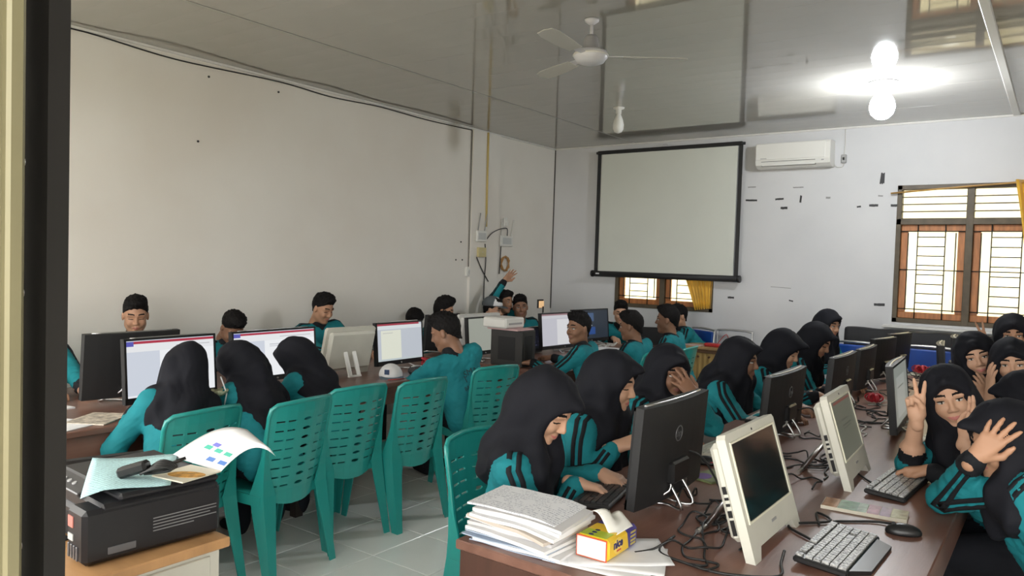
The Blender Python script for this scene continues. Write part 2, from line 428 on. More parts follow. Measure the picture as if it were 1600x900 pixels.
# windows
def window(name, W, label, flip=False):
    x0, x1, z0, z1 = W; y = YB+.03; xm = (x0+x1)/2; zt = z0+(z1-z0)*.735
    mb = MB()
    for (a, b) in (((x0, z0), (x1, z0+.045)), ((x0, z1-.045), (x1, z1)), ((x0, zt-.03), (x1, zt+.03)), ((x0, z0), (x0+.045, z1)), ((x1-.045, z0), (x1, z1))):
        mb.b2((a[0], YB-.012, a[1]), (b[0], YB+.09, b[1]), bev=.004)
    w = struct(name, mb, M_WFRAME, label)
    piece('mullion', MB().b2((xm-.032, YB-.014, z0), (xm+.032, YB+.09, z1), bev=.004), M_WFRAME, w)
    for s, (a, b) in enumerate(((x0+.045, xm-.032), (xm+.032, x1-.045))):
        zz0, zz1 = z0+.045, zt-.03; fw = .062; c = MB()
        c.b2((a, y, zz0), (b, y+.04, zz0+fw), bev=.004).b2((a, y, zz1-fw), (b, y+.04, zz1), bev=.004).b2((a, y, zz0+fw), (a+fw, y+.04, zz1-fw), bev=.004).b2((b-fw, y, zz0+fw), (b, y+.04, zz1-fw), bev=.004)
        cs = piece('casement', c, M_WOODO, w, 'orange varnished casement frame')
        piece('pane', MB().b2((a+fw-.005, y+.016, zz0+fw-.005), (b-fw+.005, y+.021, zz1-fw+.005)), M_GLASS, cs)
        bars = [((a+.03, zz0), (a+.03, zz1)), ((b-.03, zz0), (b-.03, zz1))]
        pa, pb = a+(b-a)*.27, a+(b-a)*.70
        bars = [((pa, zz0), (pa, zz1)), ((pb, zz0), (pb, zz1)), ((a+(b-a)*.12, zz0+.08), (a+(b-a)*.12, zz1-.08)), ((a+(b-a)*.86, zz0+.08), (a+(b-a)*.86, zz1-.08))]
        bars += [((pa, zz0+(zz1-zz0)*t), (pb, zz0+(zz1-zz0)*t)) for t in (.17, .27, .37, .47, .57, .67, .77, .87)]
        bars += [((a, zz0+(zz1-zz0)*t), (b, zz0+(zz1-zz0)*t)) for t in (.1, .52, .93)]
        for (p, q) in bars: piece('grille_bar', MB().tube([(p[0], YB+.012, p[1]), (q[0], YB+.012, q[1])], .0058, 6), M_IRON, w)
        n = 4; H = z1-.045-zt-.03
        for i in range(n):
            zc = zt+.03+H*(i+.5)/n
            piece('louvre', MB().box(((a+b)/2, YB+.05, zc), (b-a, .006, H/n*1.02), rot=Matrix.Rotation(math.radians(28), 4, 'X')), M_GLASS, w)
            piece('louvre_clip', MB().b2((a, YB+.022, zt+.03+H*i/n-.006), (b, YB+.034, zt+.03+H*i/n+.006)), M_WFRAME, w)
    return w
window('window_1', W1, 'barred wooden window with glass louvres above and gold curtain')
window('window_2', W2, 'barred wooden window half hidden below the projection screen')
struct('trim_7', MB().b2((-1.45, YB-.13, 1.062), (1.6, YB, 1.088), bev=.004), M_TRIMW, 'white ledge below the barred window')
# outside, seen through the bars
g = MB().b2((-30, YB+.2, -.3), (30, 45, -.12)).b2((-30, -30, -.3), (30, -1.2, -.12)).build('ground', mat('pale_ground', (.42, .38, .28), .9, var=.2, scale=.8)); tag(g, 'pale dry yard outside the windows', None, None, 'structure')
o = MB().b2((-14, YB+4.6, -.12), (12, YB+4.8, 5.0)).build('garden_wall', mat('cream_render', (.50, .43, .29), .9, color2=(.62, .56, .40), scale=1.1)); tag(o, 'cream wall of the next building outside the window bars', 'wall', None, 'structure')

o = MB().b2((XL-1, -1.15, 2.72), (XR+1, YF-.16, 2.82)).b2((-3.2, -1.1, -.12), (-3.05, -.95, 2.72)).b2((1.6, -1.1, -.12), (1.75, -.95, 2.72)).build('added_sky_block_roof', M_TRIMW); tag(o, 'unseen veranda roof added outside the doorway to block high sky light', 'roof', None, 'structure')  # unseen roof and posts, added to keep high sky light off the near table
# curtains
def curtain(name, label, pts_top, pts_bot, folds, amp, y):
    P = []
    n = 40; m = 10
    for i in range(m+1):
        t = i/m; row = []
        for j in range(n+1):
            u = j/n; a, b = Vector(pts_top[0]).lerp(Vector(pts_top[1]), u), Vector(pts_bot[0]).lerp(Vector(pts_bot[1]), u)
            p = a.lerp(b, t); sag = math.sin(math.pi*t)*.03*(1-u)
            row.append(Vector((p[0]+sag, y-amp*math.sin(folds*2*math.pi*u+t*1.5)-.3*amp*math.sin(folds*5*u), p[1])))
        P.append(row)
    c = MB().grid(P, 0, True, thick=(0, .002, 0)).build(name, M_GOLD)
    return tag(c, label, 'curtain')
curtain('curtain', 'gathered gold curtain in the window below the projection screen', ((-3.86, 2.0), (-3.25, 2.0)), ((-3.47, 1.10), (-3.28, 1.13)), 7, .012, YB-.018)
curtain('curtain', 'gold curtain hanging at the right edge of the large barred window', ((-.40, 2.50), (.02, 2.50)), ((-.27, 1.2), (.02, 1.2)), 6, .022, YB-.07)
o = MB().tube([(-1.44, YB-.05, 2.405), (-.9, YB-.05, 2.445), (-.3, YB-.06, 2.48), (.1, YB-.06, 2.5)], .009, 8).build('curtain_rod', mat('bamboo', (.42, .24, .07), .4, var=.2, scale=12)); tag(o, 'thin bamboo curtain rod slanting across the louvres', 'rod')

# projection screen
ps = thing('projection_screen', 'pull down projection screen with black borders on the back wall', 'screen', (-3.88, YB-.085, 0))
xw, zb, zt = .905, 1.50, 2.99
piece('fabric', MB().b2((-xw+.035, -.004, zb), (xw-.035, .0, zt)), mat('matte_screen_fabric', (.66, .68, .62), .8, var=.02, scale=2), ps)
for s in (-1, 1): piece('side_border', MB().b2((s*xw-.022, -.006, zb), (s*xw+.022-.0, .002, zt)), M_BLACKM, ps)
piece('top_bar', MB().b2((-xw-.02, -.025, zt-.01), (xw+.02, .015, zt+.035), bev=.008).tube([(-xw-.04, -.005, zt+.012), (xw+.045, -.005, zt+.012)], .016, 10), M_BLACKM, ps)
cs = piece('case', MB().tube([(-xw-.03, -.01, zb-.015), (xw+.045, -.01, zb-.015)], .036, 16), M_BLACKM, ps)
for s in (-1, 1): piece('end_cap', MB().tube([(s*(xw+.04)-.012, -.01, zb-.015), (s*(xw+.04)+.012, -.01, zb-.015)], .042, 16), M_BLACK, cs)
piece('maker_label', MB().box((-xw+.05, -.046, zb-.012), (.05, .002, .016)), M_PAPER, cs)
piece('hanging_ring', MB().tube([(.03*math.cos(a)*1.3-.02, -.005, zt+.045+.022*math.sin(a)) for a in [i*math.pi/8 for i in range(16)]], .004, 6, closed=True), M_STEEL, ps)
# air conditioner
ac = thing('air_conditioner', 'white split air conditioner high on the back wall', 'air conditioner', (-2.385, YB, 2.70))
prof = [(-.002, 0.0), (-.13, 0.0), (-.185, .03), (-.2, .075), (-.2, .24), (-.185, .265), (-.002, .27)]
body = MB(); n = len(prof); w = .385
body.add([(s*w, p[0], p[1]) for s in (-1, 1) for p in prof], [tuple(range(n)), tuple(range(n, 2*n))[::-1]]+[(i, n+i, n+(i+1) % n, (i+1) % n) for i in range(n)])
bo = piece('casing', body, M_WHITEP, ac)
piece('front_panel', MB().b2((-w+.006, -.206, .085), (w-.05, -.199, .258), bev=.003), M_WHITEP, ac)
fl = piece('air_flap', MB().box((-.04, -.186, .042), (.55, .006, .045), rot=Matrix.Rotation(math.radians(-20), 4, 'X')), M_WHITEP, ac)
mb = MB()
for (a, b) in (((-.32, .064), (.24, .067)), ((-.32, .018), (.24, .021)), ((-.322, .018), (-.318, .067)), ((.238, .018), (.242, .067))):
    mb.b2((a[0], -.207+(.066-a[1])*.5, a[1]), (b[0], -.197+(.066-a[1])*.5, b[1]))
piece('flap_gap', mb, M_BLACKM, ac)
piece('indicator', MB().b2((.3, -.2035, .055), (.325, -.1985, .065)), mat('grey_plastic', (.35, .35, .35), .4), ac)
piece('maker_mark', MB().b2((-.33, -.2075, .094), (-.265, -.2055, .102)), MATS['grey_plastic'], ac)
o = thing('power_switch', 'small grey switch box on the wall beside the air conditioner', 'switch', (-1.905, YB, 2.78)); piece('box', MB().b2((-.024, -.035, -.045), (.024, 0, .045), bev=.006), MATS['grey_plastic'], o); piece('toggle', MB().b2((-.009, -.043, -.014), (.009, -.03, .014), bev=.003), M_BLACK, o)
tag(MB().tube(spline([(-1.905, YB-.012, 2.825), (-1.9, YB-.008, 2.95), (-1.905, YB-.008, HC-.02)]), .005, 6).build('cable', M_CABLEW), 'pale cable running up from the switch box', 'cable')
tag(MB().tube(spline([(-2.0, YB-.02, 2.73), (-1.97, YB-.02, 2.70), (-1.92, YB-.015, 2.70), (-1.905, YB-.012, 2.735)]), .005, 6).build('cable', M_CABLEW), 'short looping cable from air conditioner to switch box', 'cable')
# tape scraps left on the back wall
M_TAPE = mat('black_tape', (.03, .03, .032), .6); M_TAPEG = mat('faded_tape', (.28, .28, .28), .7)
TP = [(-2.865, 2.372, .13, .02, 2, 'long grey brown tape scrap beside the projection screen'), (-2.555, 2.379, .09, .02, -3, 'tape scrap below the middle of the air conditioner'), (-2.502, 2.28, .075, .027, 0, 'thick black tape scrap under the row of scraps'), (-2.33, 2.374, .02, .075, 3, 'upright narrow tape scrap on the back wall'), (-2.048, 2.381, .045, .02, 5, 'small pale tape scrap between air conditioner and window'), (-1.742, 2.28, .04, .018, -6, 'tiny black tape scrap left of the window'), (-1.603, 2.291, .085, .024, 0, 'black tape scrap near the window frame'), (-1.542, 2.387, .045, .014, 4, 'faint thin tape scrap above the black one near the window'), (-1.408, 2.287, .07, .024, 0, 'black tape scrap touching the window frame'), (-1.532, 2.565, .045, .11, 3, 'upright dark tape rectangle high beside the window'), (-3.054, 1.27, .075, .022, 0, 'black tape scrap low beside the curtain'), (-2.384, 1.27, .045, .014, 10, 'small torn tape scrap low in the middle of the back wall'), (-1.505, 1.28, .10, .026, -2, 'black tape scrap low beside the barred window'),
      (-2.5, 1.41, .22, .006, 2, 'faint pencil thin scratch on the back wall'), (-2.865, 2.52, .09, .012, 0, 'faint grey lettering remains beside the screen'), (-2.36, 2.50, .11, .012, 0, 'faint grey lettering remains under the air conditioner')]
for i, (x, z, w, h, r, lb) in enumerate(TP):
    p = MB(); n = 7; R_ = Matrix.Rotation(math.radians(r), 4, 'Y'); rr = random.Random(i)
    poly = [(-w/2, -h/2+rr.uniform(-.1, .1)*h)]+[(-w/2+w*k/n, -h/2+rr.uniform(-.08, .08)*h) for k in range(1, n)]+[(w/2, -h/2)]+[(w/2+rr.uniform(-.05, .05)*h, h/2)]+[(w/2-w*k/n, h/2+rr.uniform(-.08, .08)*h) for k in range(1, n)]+[(-w/2+rr.uniform(-.1, .1)*h, h/2)]
    p.prism(poly, .0012, 0, Matrix.Translation((x, YB-.0002, z)) @ R_ @ Matrix.Rotation(math.pi/2, 4, 'X'))
    tag(p.build('tape_scrap', M_TAPEG if i in (4, 7, 13, 14, 15) else M_TAPE), lb, 'tape', 'tape scraps on the back wall')
# left wall fittings
M_COND = mat('grey_conduit', (.22, .21, .19), .5); M_YEL = mat('yellow_conduit', (.58, .44, .16), .5); XW = XL+.035
tag(MB().tube([(XL+.012, 6.645, HC-.03), (XL+.012, 6.648, 2.2), (XL+.012, 6.652, 1.53)], .009, 6).build('conduit', M_COND), 'dark grey conduit down the left edge of the pilaster', 'pipe')
tag(MB().tube([(XW+.012, 6.90, HC-.02), (XW+.012, 6.905, 2.6), (XW+.012, 6.91, 2.0)], .012, 8).build('conduit', M_YEL), 'yellowed plastic conduit down the middle of the pilaster', 'pipe')
tag(MB().tube([(XL+.01, 7.168, HC-.02), (XL+.01, 7.17, 1.2)], .006, 6).build('conduit', M_COND), 'thin dark cable along the right edge of the pilaster', 'cable')
top = [(XL+.02, 1.9, 3.06), (XL+.02, 2.434, 3.085), (XL+.018, 3.1, 3.052), (XL+.02, 4.023, 3.078), (XL+.018, 4.6, 3.06), (XL+.02, 5.194, 3.08), (XL+.02, 5.9, 3.068), (XL+.02, 6.63, 3.08)]
tag(MB().tube(spline(top), .0055, 6).build('cable', M_CABLE), 'black cable sagging along the top of the left wall', 'cable')
def router(label, y, z, w, h, ants, x):
    r = thing('router', label, 'router', (x, y, z), 0, 'routers on the pilaster')
    piece('casing', MB().b2((0, -w/2, -h/2), (.03, w/2, h/2), bev=.008), M_WHITEP, r)
    piece('face_plate', MB().b2((.028, -w*.35, -h*.3), (.032, w*.35, h*.3), bev=.001), mat('pale_grey_plastic', (.55, .56, .55), .4), r)
    for a in ants: piece('antenna', MB().tube([(.012, a[0], h/2-.01), (.02, a[0]+a[1], h/2+a[2])], .006, 6), MATS['grey_plastic'] if a[3] else M_WHITEP, r)
router('white wall router with two dark antennas on the pilaster', 6.82, 1.885, .19, .13, [(-.06, .03, .2, 1), (.06, .03, .2, 1)], XW)
router('white wall router with pale antennas right of the pilaster', 7.35, 1.85, .25, .13, [(-.1, 0, .2, 0), (.1, .04, .2, 0)], XL)
o = thing('junction_box', 'yellowed square junction box below the left router', 'box', (XW, 6.83, 1.70)); piece('box', MB().b2((0, -.07, -.055), (.035, .07, .055), bev=.004), mat('yellowed_plastic', (.60, .52, .27), .5), o); piece('lid_screw', MB().tube([(.033, 0, 0), (.037, 0, 0)], .006, 8), M_STEEL, o)
o = thing('wall_socket', 'white electric socket at the foot of the dark conduit', 'socket', (XL, 6.66, 1.47)); piece('plate', MB().b2((0, -.06, -.055), (.03, .055, .055), bev=.006), M_WHITEP, o); piece('socket_ring', MB().tube([(.026, 0, 0), (.034, 0, 0)], .032, 16), MATS['pale_grey_plastic'], o)
o = thing('adapter', 'small white adapter above the right router', 'adapter', (XL, 7.33, 2.08)); piece('plate', MB().b2((0, -.035, -.05), (.02, .035, .05), bev=.004), M_WHITEP, o); piece('plug', MB().b2((.018, -.02, -.045), (.05, .02, .0), bev=.005), M_WHITEP, o)
coil = []
for i in range(60): a = i*.52; coil.append((XL+.02+.012*math.sin(i*1.7), 7.335+(.075+.012*math.sin(i*.9))*math.cos(a), 1.575+(.085+.01*math.cos(i*1.3))*math.sin(a)))
tag(MB().tube(coil, .006, 6).build('cable_coil', mat('orange_cable', (.42, .22, .07), .5)), 'coil of orange brown cable hanging on the wall', 'cable')
for pts, lb, m in ([[(XW+.01, 6.9, 1.83), (XW+.03, 7.0, 1.93), (XL+.04, 7.2, 1.99), (XL+.03, 7.34, 2.0), (XL+.02, 7.36, 1.91)], 'black cable looping between the two wall routers', M_CABLE],
                   [[(XW+.01, 6.9, 1.8), (XW+.012, 6.92, 1.6), (XW+.012, 6.9, 1.3), (XW+.01, 6.92, .9)], 'dark cable hanging down the pilaster below the routers', M_CABLE],
                   [[(XL+.015, 7.25, 1.8), (XL+.015, 7.24, 1.6), (XL+.015, 7.23, 1.45)], 'black cable dangling left of the coil', M_CABLE],
                   [[(XL+.02, 6.7, 1.42), (XL+.02, 6.74, 1.25), (XL+.02, 6.85, 1.1), (XL+.02, 6.95, .95)], 'pale cable hanging from the wall socket', M_CABLEW],
                   [[(XW+.012, 6.75, 1.64), (XW+.012, 6.85, 1.5), (XW+.012, 6.98, 1.36)], 'short dark wire under the junction box', M_CABLE]):
    tag(MB().tube(spline(pts), .006, 6).build('cable', m), lb, 'cable')
for (y, z, lb) in ((6.515, 1.807, 'small dark nail hole left of the conduit, highest'), (6.435, 1.603, 'left one of two low dark nail holes'), (6.546, 1.605, 'right one of two low dark nail holes'), (3.385, 2.984, 'dark nail near the sagging cable, left'), (4.038, 2.994, 'dark nail near the sagging cable, right'), (3.302, 2.465, 'brown nail alone in the middle of the left wall')):
    tag(MB().tube([(XL-.001, y, z), (XL+.006, y, z)], .009, 8).build('nail', M_BLACKM), lb, 'nail', 'nails in the left wall')
# ceiling fan
fan = thing('ceiling_fan', 'white three bladed ceiling fan hanging on a short rod', 'fan', (-2.42, 4.05, HC))
M_FAN = mat('fan_enamel', (.62, .62, .66), .3)
piece('hook', MB().lathe([(.045, -.001), (.045, -.012), (.02, -.03), (.012, -.035)], 16), M_FAN, fan)
piece('rod', MB().tube([(0, 0, -.02), (0, 0, -.16)], .011, 10).box((0, 0, -.12), (.02, .012, .07)), M_FAN, fan)
piece('motor_cone', MB().lathe([(.03, -.10), (.042, -.115), (.05, -.175), (.062, -.19)], 20), mat('fan_grey', (.38, .38, .40), .4), fan)
mo = piece('motor', MB().lathe([(.055, -.185), (.095, -.195), (.105, -.21), (.105, -.235), (.092, -.25), (.085, -.262), (.05, -.275), (.01, -.278)], 28), M_FAN, fan)
piece('rim', MB().tube([(.106*math.cos(a), .106*math.sin(a), -.222) for a in [i*math.pi/14 for i in range(28)]], .006, 6, closed=True), M_WHITEP, mo)
for k in range(3):
    a = math.radians(35+120*k); Rz = Matrix.Rotation(a, 4, 'Z'); pts = [(.2, -.045), (.36, -.06), (.52, -.062), (.585, -.05), (.6, 0), (.585, .045), (.52, .056), (.36, .052), (.2, .04)]
    bl = piece('blade', MB().prism(pts, .004, 0, Rz @ Matrix.Translation((0, 0, -.232)) @ Matrix.Rotation(math.radians(9), 4, 'X')), mat('fan_blade', (.52, .51, .48), .4), fan)
    piece('bracket', MB().prism([(.08, -.015), (.24, -.028), (.24, .028), (.08, .015)], .004, 0, Rz @ Matrix.Translation((0, 0, -.228)) @ Matrix.Rotation(math.radians(9), 4, 'X')), M_FAN, bl)
# bulbs
lb_ = thing('light_bulb', 'unlit white bulb in a ceiling holder left of the screen top', 'bulb', (-3.515, 6.44, HC), 0, 'ceiling bulbs')
piece('holder', MB().lathe([(.055, -.001), (.052, -.012), (.028, -.018), (.026, -.06)], 18), M_WHITEP, lb_)
piece('globe', MB().lathe([(.022, -.06), (.028, -.08), (.045, -.12), (.055, -.165), (.052, -.205), (.035, -.235), (.008, -.246)], 20), mat('milky_glass', (.70, .70, .67), .25), lb_)
lit = thing('light_bulb', 'brightly lit white bulb on the ceiling above the right table', 'bulb', (-1.22, 6.54, HC), 0, 'ceiling bulbs')
piece('holder', MB().lathe([(.11, -.001), (.11, -.008), (.035, -.016), (.032, -.075)], 20), mat('grey_holder', (.25, .25, .25), .5), lit)
piece('globe', MB().lathe([(.03, -.075), (.055, -.10), (.085, -.15), (.095, -.2), (.08, -.25), (.045, -.285), (.01, -.295)], 20), mat('lit_globe', (1, 1, 1), .5, emit=(.93, .97, 1.0), estr=LAMP), lit)
# ------------------------------------------------------------------ tables
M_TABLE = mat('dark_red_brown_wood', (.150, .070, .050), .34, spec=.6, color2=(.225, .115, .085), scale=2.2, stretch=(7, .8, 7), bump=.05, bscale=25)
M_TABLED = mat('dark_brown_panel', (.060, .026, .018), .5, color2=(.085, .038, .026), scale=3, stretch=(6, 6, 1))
M_DARKLEG = mat('dark_table_leg', (.022, .016, .013), .6)
def table(label, lo, hi, z, apron=.12, panels=(), rot=0, overhang=.03):
    cx, cy = (lo[0]+hi[0])/2, (lo[1]+hi[1])/2; w, d = hi[0]-lo[0], hi[1]-lo[1]
    t = thing('long_table', label, 'table', (cx, cy, 0), rot)
    piece('table_top', MB().b2((-w/2, -d/2, z-.03), (w/2, d/2, z), bev=.004), M_TABLE, t)
    x, y = w/2-overhang, d/2-overhang
    for (a, b) in (((-x, -y), (x, -y+.02)), ((-x, y-.02), (x, y)), ((-x, -y), (-x+.02, y)), ((x-.02, -y), (x, y))):
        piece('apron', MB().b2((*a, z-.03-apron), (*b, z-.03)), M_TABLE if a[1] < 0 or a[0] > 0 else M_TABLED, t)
    n = max(2, int(round(d/1.7))+1)
    for sx in (-1, 1):
        for i in range(n):
            yy = -y+.04+(2*y-.08)*i/(n-1); piece('leg', MB().box((sx*(x-.04), yy, (z-.03)/2), (.055, .055, z-.03)), M_DARKLEG, t)
    for (a, b) in panels: piece('end_panel', MB().b2(a, b, bev=.003), M_TABLED, t)
    return t
TR = (-1.46, 1.74, -.27, 7.35)
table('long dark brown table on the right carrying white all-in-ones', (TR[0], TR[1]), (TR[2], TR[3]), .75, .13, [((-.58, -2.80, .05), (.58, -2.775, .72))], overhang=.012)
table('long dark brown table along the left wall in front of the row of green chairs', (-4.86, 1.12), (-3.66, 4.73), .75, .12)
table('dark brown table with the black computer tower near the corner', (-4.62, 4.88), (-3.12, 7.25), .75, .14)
# teacher's desk with a gold skirt
td = thing('covered_desk', 'desk with pleated gold skirt and wooden top near the back wall', 'desk', (-2.75, 7.78, 0))
piece('desk_top', MB().b2((-.56, -.2, .735), (.6, .22, .765), bev=.006), mat('worn_wood_top', (.36, .22, .10), .4, var=.2, scale=4, stretch=(1, 6, 1)), td)
P = []
for i in range(9):
    z = .735-.5*i/8
    P.append([Vector((-.52+1.08*j/80, -.165-.012*abs(math.sin(j*math.pi/4))-.006*math.sin(j*1.1)*(i/8), z)) for j in range(81)])
piece('skirt', MB().grid(P, 0, True, thick=(0, .004, 0)), mat('gold_satin', (.50, .33, .11), .5, var=.12, scale=5, sheen=.3), td)
piece('skirt_band', MB().b2((-.53, -.19, .70), (.57, -.155, .735), bev=.004), mat('brown_band', (.13, .065, .03), .6), td)
for i in range(9): piece('stud', MB().tube([(-.46+.12*i, -.196, .66), (-.46+.12*i, -.178, .66)], .012, 8), MATS['brown_band'], td)
piece('base_panel', MB().b2((-.5, -.15, 0), (.54, -.12, .26)), M_TABLED, td)
# black cloth covered bench along the back wall
P = []
n = 70
prof = [(7.95, .30), (7.945, .6), (7.95, .9), (7.96, 1.035), (7.985, 1.055), (8.1, 1.058), (8.22, 1.05)]
for i, (y, z) in enumerate(prof):
    P.append([Vector((-1.73+2.9*j/n, y+(.008*math.sin(j*.9)+.006*math.sin(j*2.3))*(1 if i < 3 else .2), z+.004*math.sin(j*.7)*(i > 3))) for j in range(n+1)])
o = thing('covered_bench', 'low bench covered in black cloth below the barred window', 'bench', (0, 0, 0))
piece('black_cloth', MB().grid(P, 0, True, thick=(0, .006, -.003)), mat('black_cloth', (.016, .016, .018), .7, bump=.2, bscale=20, spec=.4), o)
piece('frame', MB().b2((-1.70, 7.97, .98), (1.15, 8.22, 1.04)).b2((-1.68, 7.98, 0), (-1.62, 8.2, .98)).b2((1.07, 7.98, 0), (1.13, 8.2, .98)), M_DARKLEG, o)
# ------------------------------------------------------------------ green plastic chairs
M_GREEN = mat('green_plastic', (.018, .280, .255), .3, spec=.5, var=.04, scale=3, coat=.25)
def chair_meshes():
    hw = .205
    def back_pt(u, v, d):          # u -1..1 across, v 0..1 up, d thickness offset
        z = .40+.46*v; w = hw*(.93+.10*v-.03*v*v)
        if v > .93: pass
        x = -.185-.085*v+.055*(abs(u)**2.2)-d
        zz = z+.018*(1-u*u)*(v > .99)-.05*(1-u*u)*(v < .02)
        return Vector((x, u*w, zz))
    us = [-1, -.90, -.84, -.62, -.56, -.34, -.17, .17, .34, .56, .62, .84, .90, 1]; rows = 8
    vs = [0, .07]
    for r in range(rows): b = .10+r*.103; vs += [b, b+.018+.02]
    vs += [.93, 1.0]; vs = sorted(vs)
    mb = MB(); t = .008
    def cell_open(i, j):
        um = (us[i]+us[i+1])/2; vm = (vs[j]+vs[j+1])/2
        for r in range(rows):
            b = .10+r*.103
            if b < vm < b+.038:
                if .2 < abs(um) < .3 or .56 < abs(um) < .62 or abs(um) > .84: return 0
                if abs(um) < .17: return 2
                if .34 < abs(um) < .56: return 1
                return 1 if .62 < abs(um) < .84 else 0
        return 0
    V = {}
    def vid(p):
        k = tuple(round(c, 5) for c in p)
        if k not in V: V[k] = len(mb.v); mb.v.append(tuple(p))
        return V[k]
    def quad(pts): mb.f.append(tuple(vid(p) for p in pts)); mb.m.append(0); mb.sm.append(False)
    def slab(a, b, c, d):
        quad([back_pt(*q, 0) for q in (a, b, c, d)]); quad([back_pt(*q, t) for q in (d, c, b, a)])
    def side(a, b): quad([back_pt(*a, 0), back_pt(*a, t), back_pt(*b, t), back_pt(*b, 0)])
    ni, nj = len(us)-1, len(vs)-1; op = [[cell_open(i, j) for j in range(nj)] for i in range(ni)]
    for i in range(ni):
        for j in range(nj):
            u0, u1, v0, v1 = us[i], us[i+1], vs[j], vs[j+1]; o = op[i][j]
            if o == 0 or o == 1:
                if o == 1:      # slot: keep thin rims so the opening is a slit
                    m0, m1 = v0+(v1-v0)*.28, v0+(v1-v0)*.72
                    slab((u0, v0), (u1, v0), (u1, m0), (u0, m0)); slab((u0, m1), (u1, m1), (u1, v1), (u0, v1))
                    side((u0, m0), (u1, m0)); side((u1, m1), (u0, m1)); side((u0, m1), (u0, m0)); side((u1, m0), (u1, m1))
                else: slab((u0, v0), (u1, v0), (u1, v1), (u0, v1))
            else:
                uc, vc = (u0+u1)/2, (v0+v1)/2; ru, rv = (u1-u0)/2*.8, (v1-v0)/2*.98
                ring = [(uc+ru*math.cos(k*math.pi/4), vc+rv*math.sin(k*math.pi/4)) for k in range(8)]
                rect = [(u1, vc), (u1, v1), (uc, v1), (u0, v1), (u0, vc), (u0, v0), (uc, v0), (u1, v0)]
                for k in range(8):
                    k2 = (k+1) % 8; slab(ring[k], rect[k], rect[k2], ring[k2]); side(ring[k2], ring[k])
    for j in range(nj): side((-1, vs[j]), (-1, vs[j+1])); side((1, vs[j+1]), (1, vs[j]))
    for i in range(ni): side((us[i+1], 0), (us[i], 0)); side((us[i], 1), (us[i+1], 1))
    back = mb.mesh('backrest', M_GREEN)
    # rim around the back
    rim = [back_pt(-1, v, .004) for v in (0, .15, .35, .55, .75, .9)]+[back_pt(-.97, .98, .004), back_pt(-.85, 1.015, .004)]
    rim += [back_pt(u, 1.0, .004)+Vector((0, 0, .006)) for u in (-.6, -.3, 0, .3, .6)]+[back_pt(.85, 1.015, .004), back_pt(.97, .98, .004)]+[back_pt(1, v, .004) for v in (.9, .75, .55, .35, .15, 0)]
    rimm = MB().tube(rim, .011, 8).mesh('back_rim', M_GREEN)
    P = []
    for i in range(9):
        x = -.17+.40*i/8; P.append([Vector((x, (-.2+.4*j/8)*(1+.04*i/8), .425-.016*math.sin(math.pi*i/8)*math.sin(math.pi*j/8)-(.02 if i == 8 else 0))) for j in range(9)])
    seat = MB().grid(P, 0, True, thick=(0, 0, -.008))
    seat.b2((-.175, -.205, .375), (-.165, .205, .425)).b2((.215, -.21, .365), (.228, .21, .408)).b2((-.17, -.213, .37), (.22, -.203, .42)).b2((-.17, .203, .37), (.22, .213, .42))
    seatm = seat.mesh('seat', M_GREEN)
    def leg(st, sx, sy):           # L-shaped channel through the stations (x, y, z, width); the corner is the outer edge
        m = MB(); n = len(st); A = [[Vector((x-sx*w, y, z)), Vector((x, y, z)), Vector((x, y-sy*w*.8, z))] for (x, y, z, w) in st]
        B = [[p+Vector((-sx*.008 if q > 0 else 0, -sy*.008 if q < 2 else 0, 0)) for q, p in enumerate(r)] for r in A]
        vs_ = [p for r in A for p in r]+[p for r in B for p in r]; o = 3*n; F = []
        for i in range(n-1):
            for j in range(2): F += [(i*3+j, i*3+j+1, i*3+j+4, i*3+j+3), (o+i*3+j+1, o+i*3+j, o+i*3+j+3, o+i*3+j+4)]
            F += [(i*3, i*3+3, o+i*3+3, o+i*3), (i*3+2, o+i*3+2, o+i*3+5, i*3+5)]
        k = 3*(n-1); F += [(k, k+1, o+k+1, o+k), (k+1, k+2, o+k+2, o+k+1), (0, o, o+1, 1), (1, o+1, o+2, 2)]
        m.add(vs_, F); return m.mesh('leg', M_GREEN)
    legs = [leg([(-.200, s*.207, .76, .012), (-.190, s*.207, .60, .03), (-.186, s*.209, .50, .062), (-.190, s*.211, .42, .098), (-.205, s*.214, .32, .088), (-.235, s*.218, .15, .066), (-.262, s*.222, 0, .05)], -1, s) for s in (-1, 1)]
    legs += [leg([(.222, s*.206, .42, .11), (.224, s*.208, .36, .09), (.232, s*.213, .2, .068), (.245, s*.222, 0, .045)], 1, s) for s in (-1, 1)]
    return back, rimm, seatm, legs
CH = chair_meshes()
def green_chair(label, x, y, face, group='green plastic chairs'):
    t = thing('plastic_chair', label, 'chair', (x, y, 0), math.radians(face), group)
    b = link('backrest', CH[0], t); link('back_rim', CH[1], b); link('seat', CH[2], t)
    for l in CH[3]: link('leg', l, t)
    return t
green_chair('green plastic chair half hidden behind the printer papers', -3.38, 1.93, 186)
green_chair('green plastic chair nearest the printer, second in the left row', -3.28, 2.40, 186)
green_chair('green plastic chair behind the girl resting on the table, third in the left row', -3.38, 2.90, 177)
green_chair('empty green plastic chair in the left row facing the dark table', -3.29, 3.33, 178)
green_chair('green plastic chair behind the boy with printed jersey back', -3.34, 4.16, 168)
green_chair('green plastic chair beside the stack of papers at the near table corner', -1.72, 2.44, -6)
green_chair('green plastic chair behind the short haired boy at the far table', -2.98, 5.85, 178)
green_chair('green plastic chair behind the boy in profile near the curtain window', -2.92, 6.40, 184)
green_chair('green plastic chair behind the girl in profile beside the gold desk', -1.80, 4.72, 5)
M_BLUE = mat('blue_vinyl', (.012, .07, .36), .4, var=.08, scale=5)
